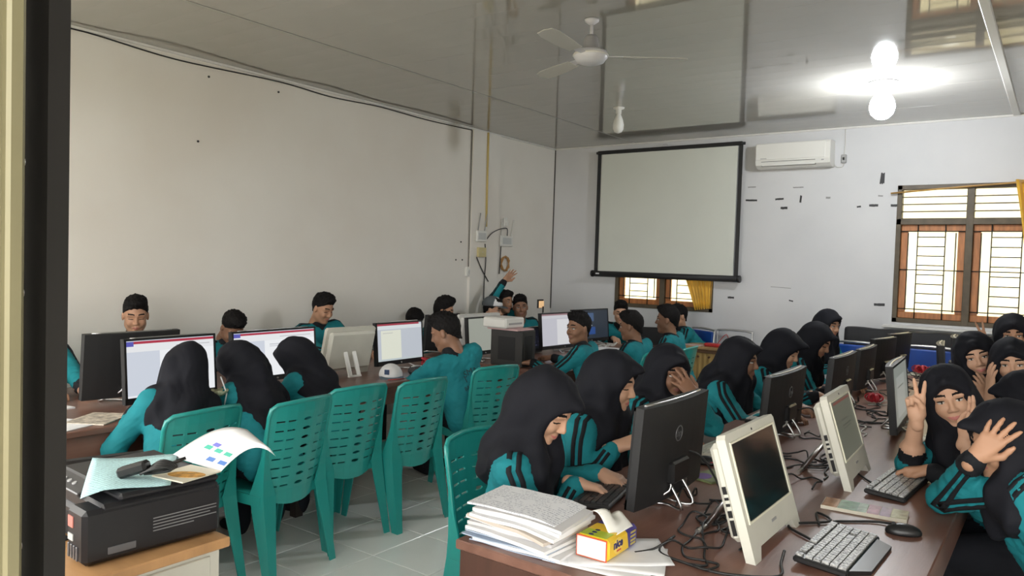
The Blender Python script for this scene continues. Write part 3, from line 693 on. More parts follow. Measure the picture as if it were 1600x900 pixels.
def metal_chair(label, x, y, face, pad=True, top=.93):
    t = thing('metal_chair', label, 'chair', (x, y, 0), math.radians(face), 'steel framed chairs')
    for s in (-1, 1): piece('leg', MB().tube([(.2, s*.19, 0), (.17, s*.19, .44)], .011, 8), M_STEEL, t)
    fr = piece('back_frame', MB().tube(spline([(-.26, -.2, 0), (-.19, -.2, .44), (-.22, -.2, top-.06), (-.225, -.16, top), (-.225, .16, top), (-.22, .2, top-.06), (-.19, .2, .44), (-.26, .2, 0)], 5), .011, 8), M_STEEL, t)
    piece('seat', MB().b2((-.2, -.2, .43), (.2, .2, .47), bev=.015), M_BLUE, t)
    if pad: piece('back_pad', MB().b2((-.235, -.185, top-.31), (-.205, .185, top-.02), bev=.012), M_BLUE, t)
    else: piece('cross_bar', MB().tube([(-.215, -.2, top-.26), (-.215, .2, top-.26)], .009, 8), M_STEEL, t)
metal_chair('blue padded steel chair in front of the black cloth', -1.50, 7.67, 90, True, .955)
metal_chair('blue padded steel chair behind the red bow near the window', -.92, 7.67, 90, True, .965)
metal_chair('empty steel tube chair frame behind the gold skirted desk', -2.96, 8.09, -90, False, .90)
metal_chair('blue chair behind the boy sitting below the curtain', -3.42, 8.06, 240, True, .90)
# wooden panel chair by the left desk
t = thing('panel_chair', 'dark framed chair with wooden panel left of the printer', 'chair', (-3.18, 1.35, 0), math.radians(165))
Mt = mat('light_wood_panel', (.36, .19, .085), .5, var=.25, scale=3, stretch=(1, 1, 7))
piece('back_panel', MB().b2((-.2, -.2, .45), (-.185, .2, .76)), Mt, t)
piece('back_frame', MB().b2((-.21, -.235, 0), (-.175, -.195, .80)).b2((-.21, .195, 0), (-.175, .235, .80)).b2((-.21, -.235, .76), (-.175, .235, .80)), M_BLACKM, t)
piece('seat', MB().b2((-.2, -.22, .42), (.2, .22, .45), bev=.006), Mt, t)
for s in (-1, 1): piece('leg', MB().b2((.16, s*.2-.018, 0), (.195, s*.2+.018, .42)), M_BLACKM, t)
# ------------------------------------------------------------------ monitors
def screen_mat(name, kind):
    """what the display shows, drawn from the panel's own coordinates (u across 0..1, v up 0..1)"""
    m = bpy.data.materials.new(name); m.use_nodes = True; N, L = m.node_tree.nodes, m.node_tree.links; b = N['Principled BSDF']
    b.inputs['Roughness'].default_value = .3; b.inputs['Base Color'].default_value = (.01, .01, .012, 1)
    tc = N.new('ShaderNodeTexCoord'); sp = N.new('ShaderNodeSeparateXYZ'); L.new(tc.outputs['UV'], sp.inputs[0])
    def band(axis, a, c):
        g = N.new('ShaderNodeMath'); g.operation = 'GREATER_THAN'; L.new(sp.outputs[axis], g.inputs[0]); g.inputs[1].default_value = a
        l = N.new('ShaderNodeMath'); l.operation = 'LESS_THAN'; L.new(sp.outputs[axis], l.inputs[0]); l.inputs[1].default_value = c
        x = N.new('ShaderNodeMath'); x.operation = 'MULTIPLY'; L.new(g.outputs[0], x.inputs[0]); L.new(l.outputs[0], x.inputs[1]); return x.outputs[0]
    def rect(u0, u1, v0, v1):
        x = N.new('ShaderNodeMath'); x.operation = 'MULTIPLY'; L.new(band(0, u0, u1), x.inputs[0]); L.new(band(1, v0, v1), x.inputs[1]); return x.outputs[0]
    def over(cur, mask, c):
        x = N.new('ShaderNodeMix'); x.data_type = 'RGBA'; L.new(mask, x.inputs[0]); 
        if isinstance(cur, tuple): x.inputs[6].default_value = (*cur, 1)
        else: L.new(cur, x.inputs[6])
        x.inputs[7].default_value = (*c, 1); return x.outputs[2]
    if kind == 'writer':
        c = over((.62, .66, .74), rect(.36, 1.1, 0, .8), (.86, .88, .9)); c = over(c, rect(0, 1, .80, .94), (.80, .81, .83)); c = over(c, rect(0, 1, .94, .985), (.42, .03, .06)); c = over(c, rect(0, .08, .9, .985), (.10, .10, .45))
        c = over(c, rect(.42, .62, .70, .715), (.45, .46, .5)); c = over(c, rect(.42, .56, .66, .672), (.5, .5, .55)); c = over(c, rect(0, .3, .0, .035), (.85, .86, .9)); c = over(c, rect(.55, .95, .865, .88), (.5, .5, .52)); s = .95
    elif kind == 'page':
        c = over((.56, .60, .66), rect(.08, .52, .05, .82), (.80, .82, .70)); c = over(c, rect(0, 1, .85, .95), (.74, .78, .80)); c = over(c, rect(0, .94, .95, 1), (.38, .04, .07)); c = over(c, rect(.12, .34, .74, .755), (.5, .5, .5)); c = over(c, rect(0, 1, 0, .05), (.55, .62, .64)); s = .85
    elif kind == 'page2':
        c = over((.60, .60, .66), rect(.34, .86, .02, .82), (.78, .78, .80)); c = over(c, rect(0, 1, .86, .95), (.66, .66, .70)); c = over(c, rect(0, 1, .95, 1), (.34, .20, .22)); s = .8
    elif kind == 'plain':
        c = over((.42, .44, .38), rect(.5, .54, .88, .93), (.12, .12, .12)); s = .7
    elif kind == 'faint':
        c = over((.115, .12, .09), rect(.1, .96, .93, .97), (.18, .05, .04)); c = over(c, rect(.3, .72, .52, .54), (.06, .065, .05)); c = over(c, rect(.3, .7, .47, .485), (.06, .065, .05)); c = over(c, rect(.3, .6, .62, .635), (.07, .07, .055)); s = .8
    elif kind == 'side':
        c = over((.36, .38, .34), rect(.2, .8, .1, .8), (.48, .50, .46)); c = over(c, rect(.28, .7, .6, .62), (.22, .23, .2)); s = .6
    elif kind == 'login':
        c = over((.02, .03, .045), rect(.3, .62, .14, .4), (.02, .07, .26)); c = over(c, rect(.35, .58, .6, .9), (.06, .11, .22)); c = over(c, rect(.43, .50, .56, .70), (.5, .52, .55)); c = over(c, rect(.40, .53, .44, .47), (.55, .57, .6)); s = .8
    elif kind == 'game':
        n = N.new('ShaderNodeTexVoronoi'); n.inputs['Scale'].default_value = 9; L.new(tc.outputs['UV'], n.inputs['Vector'])
        r = N.new('ShaderNodeValToRGB'); L.new(n.outputs['Distance'], r.inputs[0]); e = r.color_ramp.elements; e[0].color = (.75, .3, .2, 1); e[1].color = (.01, .012, .02, 1); e[1].position = .32; e.new(.14).color = (.25, .25, .5, 1)
        mk = rect(.3, .95, .15, .9); x = N.new('ShaderNodeMix'); x.data_type = 'RGBA'; L.new(mk, x.inputs[0]); x.inputs[6].default_value = (.008, .010, .014, 1); L.new(r.outputs[0], x.inputs[7]); c = x.outputs[2]; s = .5
    L.new(c, b.inputs['Emission Color']); b.inputs['Emission Strength'].default_value = s
    return m
SCR = {k: screen_mat('display_'+k, k) for k in ('writer', 'page', 'page2', 'plain', 'faint', 'side', 'login', 'game')}
M_OFF = mat('dark_glass_display', (.012, .016, .017), .12, spec=.5)
def uv_plane(name, w, h, m, parent, M):
    me = MB().add([(-w/2, -h/2, 0), (w/2, -h/2, 0), (w/2, h/2, 0), (-w/2, h/2, 0)], [(0, 1, 2, 3)]).mesh(name, m)
    uv = me.uv_layers.new(); 
    for i, c in enumerate(((0, 0), (1, 0), (1, 1), (0, 1))): uv.data[i].uv = c
    return link(name, me, parent, M)
def monitor(label, x, y, face, scr=None, w=.535, z0=.795, h=.325, tilt=5, stand=True, curved=True, logo=True):
    """screen faces `face` degrees; local +X is the viewing side"""
    t = thing('monitor', label, 'monitor', (x, y, .75), math.radians(face), 'black flat monitors')
    Rt = Matrix.Translation((0, 0, z0-.75)) @ Matrix.Rotation(math.radians(-tilt), 4, 'Y')
    n = 8; P = []
    dep = lambda u: -.030-.018*(1-u*u) if curved else -.034
    mb = MB(); ring = []
    us = [-1+2*i/n for i in range(n+1)]
    front = [(0, u*w/2) for u in us]; back = [(dep(u), u*w/2) for u in us]
    prof = front+back[::-1]; k = len(prof)
    mb.add([Rt @ Vector((p[0], p[1], zz)) for zz in (0, h) for p in prof], [tuple(range(k))[::-1], tuple(range(k, 2*k))]+[(i, (i+1) % k, k+(i+1) % k, k+i) for i in range(k)])
    cs = piece('casing', mb, M_BLACKM, t)
    b = MB(); bz = .012
    for (a0, a1, c0, c1) in ((-w/2, w/2, h-bz, h), (-w/2, w/2, 0, .034), (-w/2, -w/2+bz, 0, h), (w/2-bz, w/2, 0, h)): b.b2((-.001, a0, c0), (.006, a1, c1))
    piece('bezel', b.xf(Rt), M_BLACK, t)
    Fm = Rt @ frame_M((.002, 0, h/2+.011), (0, 1, 0), (0, 0, 1))
    uv_plane('display', w-2*bz, h-bz-.034, SCR[scr] if scr else M_OFF, t, Fm)
    if curved:
        piece('top_vent', MB().tube([Rt @ Vector((-.012-.012*(1-u*u), u*w*.42, h+.001)) for u in us], .0045, 6), M_STEEL, cs)
    if logo:
        lg = piece('back_logo', MB().tube([Rt @ Vector((-.0485, .012+.027*math.cos(a), h*.66+.027*math.sin(a))) for a in [i*math.pi/10 for i in range(20)]], .0022, 5, closed=True), mat('logo_grey', (.10, .10, .105), .35), cs)
        text_obj('logo_letters', 'hp', .038, MATS['logo_grey'], cs, Rt @ frame_M((-.0487, .012, h*.66), (0, -1, 0), (0, 0, 1)), shear=.3)
        text_obj('front_logo', 'hp', .016, mat('logo_pale', (.5, .5, .5), .4), cs, Rt @ frame_M((.0066, 0, .016), (0, 1, 0), (0, 0, 1)), shear=.3)
    if stand:
        st = MB(); z = .008-0.0
        for s in (-1, 1):
            st.tube(spline([(-.035, s*.05, z0-.75+.1), (-.06, s*.07, .07), (.055, s*.13, z), (.075, s*.11, z), (-.02, s*.03, z), (-.1, s*.05, z), (-.045, s*.05, z0-.75+.06)], 5), .0055, 6)
        piece('wire_stand', st, M_STEEL, t)
        piece('stand_hinge', MB().b2((-.075, -.07, z0-.75+.05), (-.035, .07, z0-.75+.13), bev=.008), M_BLACK, t)
    return t
# left table
monitor('black monitor turned away showing its back, leftmost on the left table', -4.24, 2.145, 180, None, h=.36, z0=.785, logo=False)
monitor('monitor showing a document, leftmost lit screen on the left table', -3.91, 2.225, 2, 'writer', h=.345, z0=.79)
monitor('monitor showing a document between the two girls and the leaning girl', -4.10, 3.04, 2, 'writer', w=.66, h=.33, z0=.785)
monitor('monitor with yellowish page beside the white all-in-one', -4.08, 4.155, 1, 'page', w=.51, h=.325, z0=.79)
monitor('black monitor turned away behind the boy with printed back', -4.60, 5.17, 180, None, w=.44, h=.32, z0=.785, logo=False)
monitor('monitor with blank grey green screen beside the tower', -4.0, 5.10, 0, 'plain', w=.46, h=.325, z0=.795)
monitor('monitor with white page behind the boy looking back', -3.86, 6.16, -4, 'page2', w=.72, h=.345, z0=.785)
monitor('monitor with dark blue login picture on the far table', -4.02, 6.95, -6, 'login', w=.63, h=.345, z0=.78)
monitor('small dark monitor with colourful game picture beside the tower', -3.93, 5.72, 8, 'game', w=.36, h=.24, z0=.76, stand=False, logo=False)
# right table
monitor('large black monitor back facing the camera beside the tissue pack', -1.135, 2.50, 180, None, w=.55, h=.345, z0=.79, tilt=4)
monitor('black monitor back in front of the girl in profile', -1.16, 3.95, 180, None, w=.62, h=.30, z0=.785, tilt=4)
monitor('black monitor back third along the right table', -1.15, 5.15, 180, None, w=.62, h=.29, z0=.785, tilt=4)
monitor('black monitor back fourth along the right table', -1.15, 5.86, 180, None, w=.56, h=.285, z0=.785, tilt=4, logo=False)
monitor('black monitor back with brown sheen near the blue chair', -1.15, 6.5, 170, None, w=.46, h=.31, z0=.785, tilt=4, logo=False)
monitor('black monitor back farthest along the right table', -1.13, 7.08, 168, None, w=.44, h=.31, z0=.79, tilt=4, logo=False)
monitor('black monitor with grey page seen edge on beside the peace sign girl', -.67, 4.56, 3, 'side', w=.62, h=.35, z0=.775, tilt=6)
monitor('black monitor seen edge on behind the smiling girl', -.66, 6.25, 6, 'side', w=.5, h=.32, z0=.79, tilt=4, logo=False)
monitor('black monitor seen edge on farthest right near the window', -.64, 6.92, 6, 'side', w=.45, h=.33, z0=.79, tilt=4, logo=False)
# white all-in-one computers
def aio(label, x, y, face, scr=None, w=.46, h=.39, tilt=17, legs=True, m=None):
    t = thing('all_in_one_computer', label, 'computer', (x, y, .75), math.radians(face), 'white all-in-one computers'); m = m or M_CREAM
    Rt = Matrix.Rotation(math.radians(-tilt), 4, 'Y'); hw = w/2
    # front shell with raised lower edge between two feet
    prof = [(-hw, 0), (-hw+.05, 0), (-hw+.075, .035), (hw-.075, .035), (hw-.05, 0), (hw, 0), (hw, h-.012), (hw-.012, h), (-hw+.012, h), (-hw, h-.012)]
    k = len(prof); sh = MB()
    sh.add([Rt @ Vector((xx, p[0], p[1])) for xx in (-.028, 0) for p in prof], [tuple(range(k)), tuple(range(k, 2*k))[::-1]]+[(i, k+i, k+(i+1) % k, (i+1) % k) for i in range(k)])
    cs = piece('casing', sh, m, t)
    piece('rear_shell', MB().box((-.045, 0, h*.55), (.045, w-.035, h*.78), bev=.016).xf(Rt), m, t)
    b = MB(); x0, x1, z0, z1 = -hw+.03, hw-.03, .115, h-.032
    for (a0, a1, c0, c1) in ((x0-.006, x1+.006, z1, z1+.006), (x0-.006, x1+.006, z0-.006, z0), (x0-.006, x0, z0, z1), (x1, x1+.006, z0, z1)): b.b2((-.001, a0, c0), (.004, a1, c1))
    piece('inner_bezel', b.xf(Rt), mat('cream_bezel_edge', (.78, .76, .62), .3), t)
    uv_plane('display', x1-x0, z1-z0, SCR[scr] if scr else M_OFF, t, Rt @ frame_M((.0012, 0, (z0+z1)/2), (0, 1, 0), (0, 0, 1)))
    piece('maker_badge', MB().b2((-.0005, -.022, .071), (.0012, .022, .079)).xf(Rt), MATS['grey_plastic'], cs)
    piece('camera_dot', MB().tube([Rt @ Vector((0, .0, h-.016)), Rt @ Vector((.0015, .0, h-.016))], .004, 8), M_BLACK, cs)
    for i, (zz, l) in enumerate(((.215, .022), (.19, .008), (.172, .008), (.145, .02), (.105, .045))):
        piece('port', MB().box((-.046, -hw+.0165, zz), (.012, .006, l)).xf(Rt), M_BLACK, cs)
    if legs:
        for s in (-.018, .018):
            piece('rear_leg', MB().tube([Rt @ Vector((-.06, s, h*.55)), (-.20-.03, s*1.4, .012)], .010, 10), M_STEEL, t)
        piece('foot_bar', MB().tube([(-.23, -.10, .009), (-.23, .10, .009)], .009, 8), M_STEEL, t)
    return t
aio('white all-in-one computer with dark screen, nearest on the right table', -.675, 2.375, 0, None, w=.455, h=.375)
aio('white all-in-one computer with faint document on its screen, second on the right table', -.63, 3.33, 2, 'faint', w=.43, h=.375)
aio('cream all-in-one computer seen from behind beside the yellowish page monitor', -4.2, 3.67, 176, None, w=.43, h=.36, tilt=14, legs=False)
a = bpy.data.objects['all_in_one_computer.002']
piece('kick_stand', MB().box((-.13, -.02, .115), (.012, .03, .25), rot=Matrix.Rotation(math.radians(22), 4, 'Y')).box((-.13, .055, .115), (.012, .03, .25), rot=Matrix.Rotation(math.radians(22), 4, 'Y')).box((-.085, .018, .225), (.014, .105, .03), rot=Matrix.Rotation(math.radians(22), 4, 'Y')).box((-.175, .018, .006), (.02, .105, .012)), M_WHITEP, a)
aio('white all-in-one computer seen from behind next to the wall behind the blank monitor', -4.55, 5.60, 178, None, w=.6, h=.355, tilt=10, m=M_WHITEP)
# tower and white box
pc = thing('computer_tower', 'black computer tower standing on the end of the far table', 'computer', (-3.60, 5.0, .75), math.radians(0))
piece('case', MB().b2((-.2, -.09, 0), (.12, .10, .295), bev=.006), mat('dark_grey_case', (.035, .033, .031), .5), pc)
piece('front_grille', MB().b2((.119, -.055, .03), (.124, .055, .25), bev=.002), M_BLACKM, pc)
piece('side_vent', MB().b2((-.12, -.0925, .05), (.05, -.089, .24)), M_BLACKM, pc)
pr2 = thing('small_printer', 'white boxy device on top of the computer tower', 'printer', (-3.68, 4.98, 1.06))
piece('casing', MB().b2((-.14, -.16, 0), (.10, .10, .085), bev=.012), M_WHITEP, pr2); piece('front_slot', MB().b2((.099, -.12, .03), (.103, .06, .045)), MATS['grey_plastic'], pr2)
tag(MB().b2((-3.80, 4.86, 1.046), (-3.49, 5.09, 1.058), bev=.002).build('pink_folder', mat('pink_card', (.62, .40, .40), .7)), 'pinkish folder between the tower and the white device', 'folder')

# ------------------------------------------------------------------ keyboards and mice
def keyboard(label, x, y, face, body, keys, w=.40, d=.145, rest=False, group='keyboards on the tables'):
    t = thing('keyboard', label, 'keyboard', (x, y, .75), math.radians(face), group)      # local +X is away from the typist
    Rt = Matrix.Translation((0, 0, .004)) @ Matrix.Rotation(math.radians(-4), 4, 'Y')
    bd = MB().box((0, 0, .010), (d, w, .018), bev=.005)
    if rest: bd.prism([(-d/2-.045, -w*.36), (-d/2-.045, w*.30), (-d/2+.005, w*.44), (-d/2+.005, -w*.44)], .014, 0, Matrix.Translation((0, 0, .002)))
    piece('base', bd.xf(Rt), body, t)
    k = MB(); n = 19; px = (w-.02)/n
    for r in range(6):
        gx = d/2-.014-r*(d-.026)/5.4-(.004 if r else 0)
        c = 0
        while c < n:
            y0 = w/2-.01-c*px; wd = 1
            if r == 5 and c == 3: wd = 6
            if r in (1, 2, 3, 4) and c == 13 - (0 if r != 4 else 1): wd = 2 if r != 4 else 3
            if r == 0 and c in (1, 6): c += 1; continue
            if r in (3,) and 15 <= c <= 15: c += 1; continue
            if wd+c > n: wd = n-c
            k.box((gx, y0-px*wd/2, .022), ((d-.026)/5.4*.84, px*wd-.0035, .007)); c += wd
    o = piece('keys', k.xf(Rt), keys, t); o['kind'] = 'stuff'
    return t
M_KEYW = mat('pale_worn_keys', (.55, .55, .52), .4); M_KEYB = mat('black_keys', (.03, .03, .032), .4)
def legend_keys():      # black keys with white printed legends, from noise-free stripes
    return mat('printed_black_keys', (.06, .06, .062), .4, color2=(.55, .55, .53), scale=120)
M_KEYL = legend_keys()
keyboard('black gaming keyboard with wrist rest nearest the camera on the right table', -.515, 2.415, 178, M_BLACK, M_KEYL, .385, .15, True)
keyboard('black keyboard under the typing hand in front of the second white computer', -.495, 3.30, 176, M_BLACKM, M_KEYL, .40, .145)
keyboard('black keyboard under the hands of the nearest girl', -1.32, 2.42, 12, M_BLACKM, M_KEYB, .36, .14)
keyboard('cream keyboard behind the nearest white computer', -1.25, 3.40, -2, M_CREAM, MATS['aged_cream_plastic'], .42, .15)
keyboard('black keyboard with pale keys under the hand of the girl in profile', -1.33, 4.32, 2, M_BLACKM, M_KEYW, .40, .14)
keyboard('white keyboard lying behind the peace sign girl hand', -.47, 4.35, 178, M_WHITEP, M_KEYW, .40, .14)
keyboard('black keyboard in front of the girl with the pointed scarf', -1.33, 5.3, 0, M_BLACKM, M_KEYB, .40, .14)
def mouse(label, x, y, face, accent=None):
    t = thing('computer_mouse', label, 'mouse', (x, y, .75), math.radians(face), 'computer mice')
    b = Body(); b.ell((0, 0, .008), (.056, .031, .028), k=.02); b.plane((0, 0, 1), .0, k=.003)
    V, Q = b.mesh(.004, 1); link('shell', np_mesh('shell', V, Q, np.zeros(len(Q), int), [M_BLACK]), t)
    piece('wheel', MB().tube([(.03, -.004, .030), (.03, .004, .030)], .008, 10), M_BLACKM, t)
    if accent: piece('accent_line', MB().tube([(.05*math.cos(a), .0305*math.sin(a), .016) for a in [i*.3-1.2 for i in range(9)]], .0025, 5), accent, t)
mouse('glossy black mouse at the right edge of the right table', -.385, 2.73, 200)
mouse('dark mouse with red line beside the cream keyboard', -1.215, 3.12, 20, mat('red_accent', (.5, .03, .06), .4))
# ------------------------------------------------------------------ near cabinet, printer and what lies on it
cb = thing('low_cabinet', 'cream cabinet with tan wooden top carrying the printer', 'cabinet', (-2.43, .91, 0))
M_TAN = mat('tan_wood_top', (.52, .29, .13), .4, var=.12, scale=3, stretch=(1, 6, 1))
piece('top', MB().b2((-.50, -.43, .72), (.45, .404, .75), bev=.004), M_TAN, cb)
piece('body', MB().b2((-.48, -.42, .06), (.42, .385, .72)), M_CREAM, cb)
piece('plinth', MB().b2((-.46, -.40, 0), (.40, .37, .06)), M_DARKLEG, cb)
dr = piece('side_panel', MB().b2((.419, -.39, .10), (.426, .355, .70), bev=.003), MATS['aged_cream_plastic'], cb)
for i in range(9):
    yy = -.02+.04*i; piece('groove', MB().box((.427, yy, .655-.004*(i-4)**2), (.004, .010, .05)), mat('cream_shadow', (.55, .51, .40), .5), dr)
pn = thing('inkjet_printer', 'black ink tank printer on the tan topped cabinet', 'printer', (-2.255, 1.15, .75), math.radians(-3))
M_PR = mat('printer_black', (.016, .016, .019), .38, spec=.45, bump=.02, bscale=400)
piece('lower_body', MB().b2((-.20, -.165, .012), (.205, .17, .115), bev=.012), M_PR, pn)
piece('feet', MB().b2((-.18, -.14, 0), (-.14, .14, .014)).b2((.14, -.14, 0), (.18, .14, .014)), M_BLACKM, pn)
piece('scanner_body', MB().b2((-.207, -.168, .118), (.207, .172, .160), bev=.010), M_PR, pn)
piece('scanner_lid', MB().b2((-.205, -.12, .158), (.207, .172, .180), bev=.008), M_PR, pn)
cp = piece('control_panel', MB().box((-.06, -.150, .167), (.26, .055, .012), bev=.003, rot=Matrix.Rotation(math.radians(18), 4, 'X')), mat('dark_grey_panel', (.05, .05, .053), .35), pn)
for i in range(5): piece('button', MB().tube([(-.15+.035*i, -.152, .170), (-.15+.035*i, -.154, .176)], .007, 10), MATS['grey_plastic'], cp)
piece('paper_slot', MB().b2((-.16, -.168, .03), (.06, -.160, .09)), M_BLACK, pn)
tk = piece('ink_tank', MB().b2((.105, -.215, .004), (.212, .176, .152), bev=.012), M_PR, pn)
piece('tank_sticker', MB().b2((.118, -.2175, .098), (.15, -.2145, .128)), mat('red_sticker', (.55, .20, .17), .5), tk)
piece('tank_sticker', MB().b2((.118, -.2175, .062), (.15, -.2145, .080)), MATS['pale_grey_plastic'], tk)
for i in range(4): piece('ink_window', MB().b2((.116+.018*i, -.2178, .014), (.126+.018*i, -.2145, .052), bev=.001), mat('ink_window_grey', (.10, .10, .11), .25), tk)
piece('logo_plate', MB().box((.2135, -.115, .034), (.003, .075, .020), bev=.0014), mat('plate_grey', (.13, .13, .14), .4), pn)
for i, (z, l) in enumerate(((.092, .19), (.083, .19), (.074, .17), (.065, .19), (.056, .12))):
    piece('printed_line', MB().b2((.2115, -.03, z), (.2131, -.03+l, z+.0028)), mat('print_grey', (.22, .22, .23), .5), pn)
# papers on the printer
def sheet_grid(fn, n=12, m=8, th=.0008): return MB().grid([[Vector(fn(i/n, j/m)) for j in range(m+1)] for i in range(n+1)], 0, True, thick=(0, 0, -th))
def table_print(name, base, ink, sc):
    m = bpy.data.materials.new(name); m.use_nodes = True; N, L = m.node_tree.nodes, m.node_tree.links; b = N['Principled BSDF']; b.inputs['Roughness'].default_value = .8
    tc = N.new('ShaderNodeTexCoord'); w = N.new('ShaderNodeTexBrick'); L.new(tc.outputs['Object'], w.inputs['Vector']); w.inputs['Scale'].default_value = sc
    w.inputs['Color1'].default_value = (*base, 1); w.inputs['Color2'].default_value = (*[c*.93 for c in base], 1); w.inputs['Mortar'].default_value = (*ink, 1); w.inputs['Mortar Size'].default_value = .03; w.offset = 0
    n = N.new('ShaderNodeTexNoise'); n.inputs['Scale'].default_value = 140; L.new(tc.outputs['Object'], n.inputs['Vector'])
    r = N.new('ShaderNodeValToRGB'); r.color_ramp.elements[0].position = .58; r.color_ramp.elements[1].position = .66; r.color_ramp.elements[0].color = (1, 1, 1, 1); r.color_ramp.elements[1].color = (.72, .74, .76, 1); L.new(n.outputs['Fac'], r.inputs[0])
    x = N.new('ShaderNodeMix'); x.data_type = 'RGBA'; x.blend_type = 'MULTIPLY'; x.inputs[0].default_value = 1; L.new(w.outputs[0], x.inputs[6]); L.new(r.outputs[0], x.inputs[7]); L.new(x.outputs[2], b.inputs['Base Color'])
    return m
def handwriting(name):
    m = bpy.data.materials.new(name); m.use_nodes = True; N, L = m.node_tree.nodes, m.node_tree.links; b = N['Principled BSDF']; b.inputs['Roughness'].default_value = .85
    tc = N.new('ShaderNodeTexCoord'); s = N.new('ShaderNodeSeparateXYZ'); L.new(tc.outputs['Object'], s.inputs[0])
    def M(op, a, v=None):
        x = N.new('ShaderNodeMath'); x.operation = op; L.new(a, x.inputs[0])
        if v is not None:
            if isinstance(v, float): x.inputs[1].default_value = v
            else: L.new(v, x.inputs[1])
        return x.outputs[0]
    row = M('FRACT', M('MULTIPLY', s.outputs[1], 75.0)); band = M('MULTIPLY', M('GREATER_THAN', row, .25), M('LESS_THAN', row, .7))
    mp = N.new('ShaderNodeMapping'); mp.inputs['Scale'].default_value = (1.0, .35, 1); L.new(tc.outputs['Object'], mp.inputs[0]); n = N.new('ShaderNodeTexNoise'); n.inputs['Scale'].default_value = 230; L.new(mp.outputs[0], n.inputs['Vector'])
    n2 = N.new('ShaderNodeTexNoise'); n2.inputs['Scale'].default_value = 22; L.new(tc.outputs['Object'], n2.inputs['Vector'])
    k = M('MULTIPLY', M('MULTIPLY', band, M('GREATER_THAN', n.outputs['Fac'], .5)), M('GREATER_THAN', n2.outputs['Fac'], .44))
    x = N.new('ShaderNodeMix'); x.data_type = 'RGBA'; L.new(k, x.inputs[0]); x.inputs[6].default_value = (.76, .77, .80, 1); x.inputs[7].default_value = (.46, .47, .53, 1); L.new(x.outputs[2], b.inputs['Base Color'])
    return m
M_TEXTP = handwriting('handwritten_page')
A_, B_, C_, D_ = Vector((-2.12, .945, .935)), Vector((-2.455, 1.13, .938)), Vector((-2.30, 1.325, .938)), Vector((-2.03, 1.15, .937))
def cy(u, v): p = A_.lerp(B_, v).lerp(D_.lerp(C_, v), u); return p+Vector((0, 0, .004*math.sin(u*5+v*3)-.012*max(0, .25-u)*4*(1-v)))
tag(sheet_grid(cy).build('printed_sheet', table_print('cyan_table_print', (.50, .74, .76), (.33, .54, .58), 26)), 'pale cyan sheet with a printed table on the printer', 'paper')
# curling stack of white pages rising behind
for k in range(5):
    a, b = Vector((-2.30, 1.31, .934+.002*k)), Vector((-2.06, 1.315, .934+.002*k))
    def cu(u, v, k=k):
        p = a.lerp(b, v); s = u*.26; z = .11*math.sin(min(u, 1)*1.9)*(1-.02*k)-(0.004*(4-k)*(u**3)); return (p.x+s*.93-.006*k*u*u+.02*v, p.y+.105*(1-v)*u+.018*u, p.z+z+.001)
    o = tag(sheet_grid(cu, 14, 6).build('page', M_PAPER), ['lowest curled white page under the printed pile', 'second lowest curled white page of the pile', 'middle curled white page of the pile', 'second highest curled white page of the pile', 'top curled white page with coloured boxes on the printer'][k], 'paper', 'curled pages on the printer')
    if k == 4:
        for (u0, v0, c) in ((.30, .42, (.12, .12, .45)), (.22, .58, (.04, .35, .25)), (.22, .80, (.04, .35, .25)), (.22, .34, (.04, .35, .25)), (.06, .62, (.06, .16, .45)), (.06, .86, (.06, .16, .45))):
            q = MB().grid([[Vector(cu(u0+.07*i/3, v0+.15*j/3))+Vector((-.0008, -.0008, .0012)) for j in range(4)] for i in range(4)], 0, True)
            piece('coloured_box', q, mat('print_%d_%d' % (int(u0*100), int(v0*100)), c, .7), o)
        for (u0, v0, l) in ((.62, .40, .34), (.58, .46, .22), (.54, .40, .40), (.44, .38, .3), (.38, .40, .12)):
            q = MB().grid([[Vector(cu(u0+.012*i, v0+l*j/6))+Vector((-.0006, -.0006, .001)) for j in range(7)] for i in range(2)], 0, True); piece('text_line', q, mat('faint_text', (.60, .60, .63), .8), o)
o = tag(MB().box((-2.09, 1.235, .936), (.13, .14, .004), rot=Matrix.Rotation(math.radians(10), 4, 'Z')).build('booklet', mat('cream_cover', (.66, .62, .50), .6)), 'small booklet with an orange picture on the printer', 'booklet')
piece('cover_picture', MB().prism([(.058*math.cos(a), .03*math.sin(a)) for a in [i*math.pi/12 for i in range(24)]], .001, 0, Matrix.Translation((-2.075, 1.225, .938)) @ Matrix.Rotation(math.radians(30), 4, 'Z')), mat('orange_print', (.55, .28, .05), .6, var=.4, scale=60), o)
# black charger bundle on the sheet
cbn = thing('charger', 'black charger with bundled cable lying on the cyan sheet', 'charger', (-2.14, 1.12, .943), math.radians(35))
piece('adapter_block', MB().box((-.02, 0, .02), (.09, .042, .032), bev=.008, rot=Matrix.Rotation(math.radians(-18), 4, 'Y')), M_BLACK, cbn)
for i in range(5):
    piece('cable_loop', MB().tube(spline([(.01, -.02+.01*i, .012), (.05, -.03+.012*i, .03+.003*i), (.085, -.02+.011*i, .035), (.09, -.005+.008*i, .022), (.05, 0, .012+.004*i), (.015, -.01+.006*i, .01)], 5), .0042, 6), M_CABLE, cbn)
piece('plug_pin', MB().tube([(.07, .03, .03), (.11, .05, .045)], .005, 6), M_BLACK, cbn)
tag(MB().b2((-2.62, .90, .751), (-2.30, 1.0, .756)).build('mouse_pad', M_BLACKM), 'black mat lying on the cabinet in front of the printer', 'mat')
o = thing('boxed_gadget', 'small white edged box at the near edge of the cabinet', 'box', (-2.28, .80, .751), math.radians(10)); piece('box', MB().b2((-.06, -.05, 0), (.06, .05, .022), bev=.003), M_PAPER, o); piece('lid_print', MB().b2((-.055, -.045, .022), (.055, .045, .0235)), mat('blue_grey_print', (.25, .30, .38), .5), o)
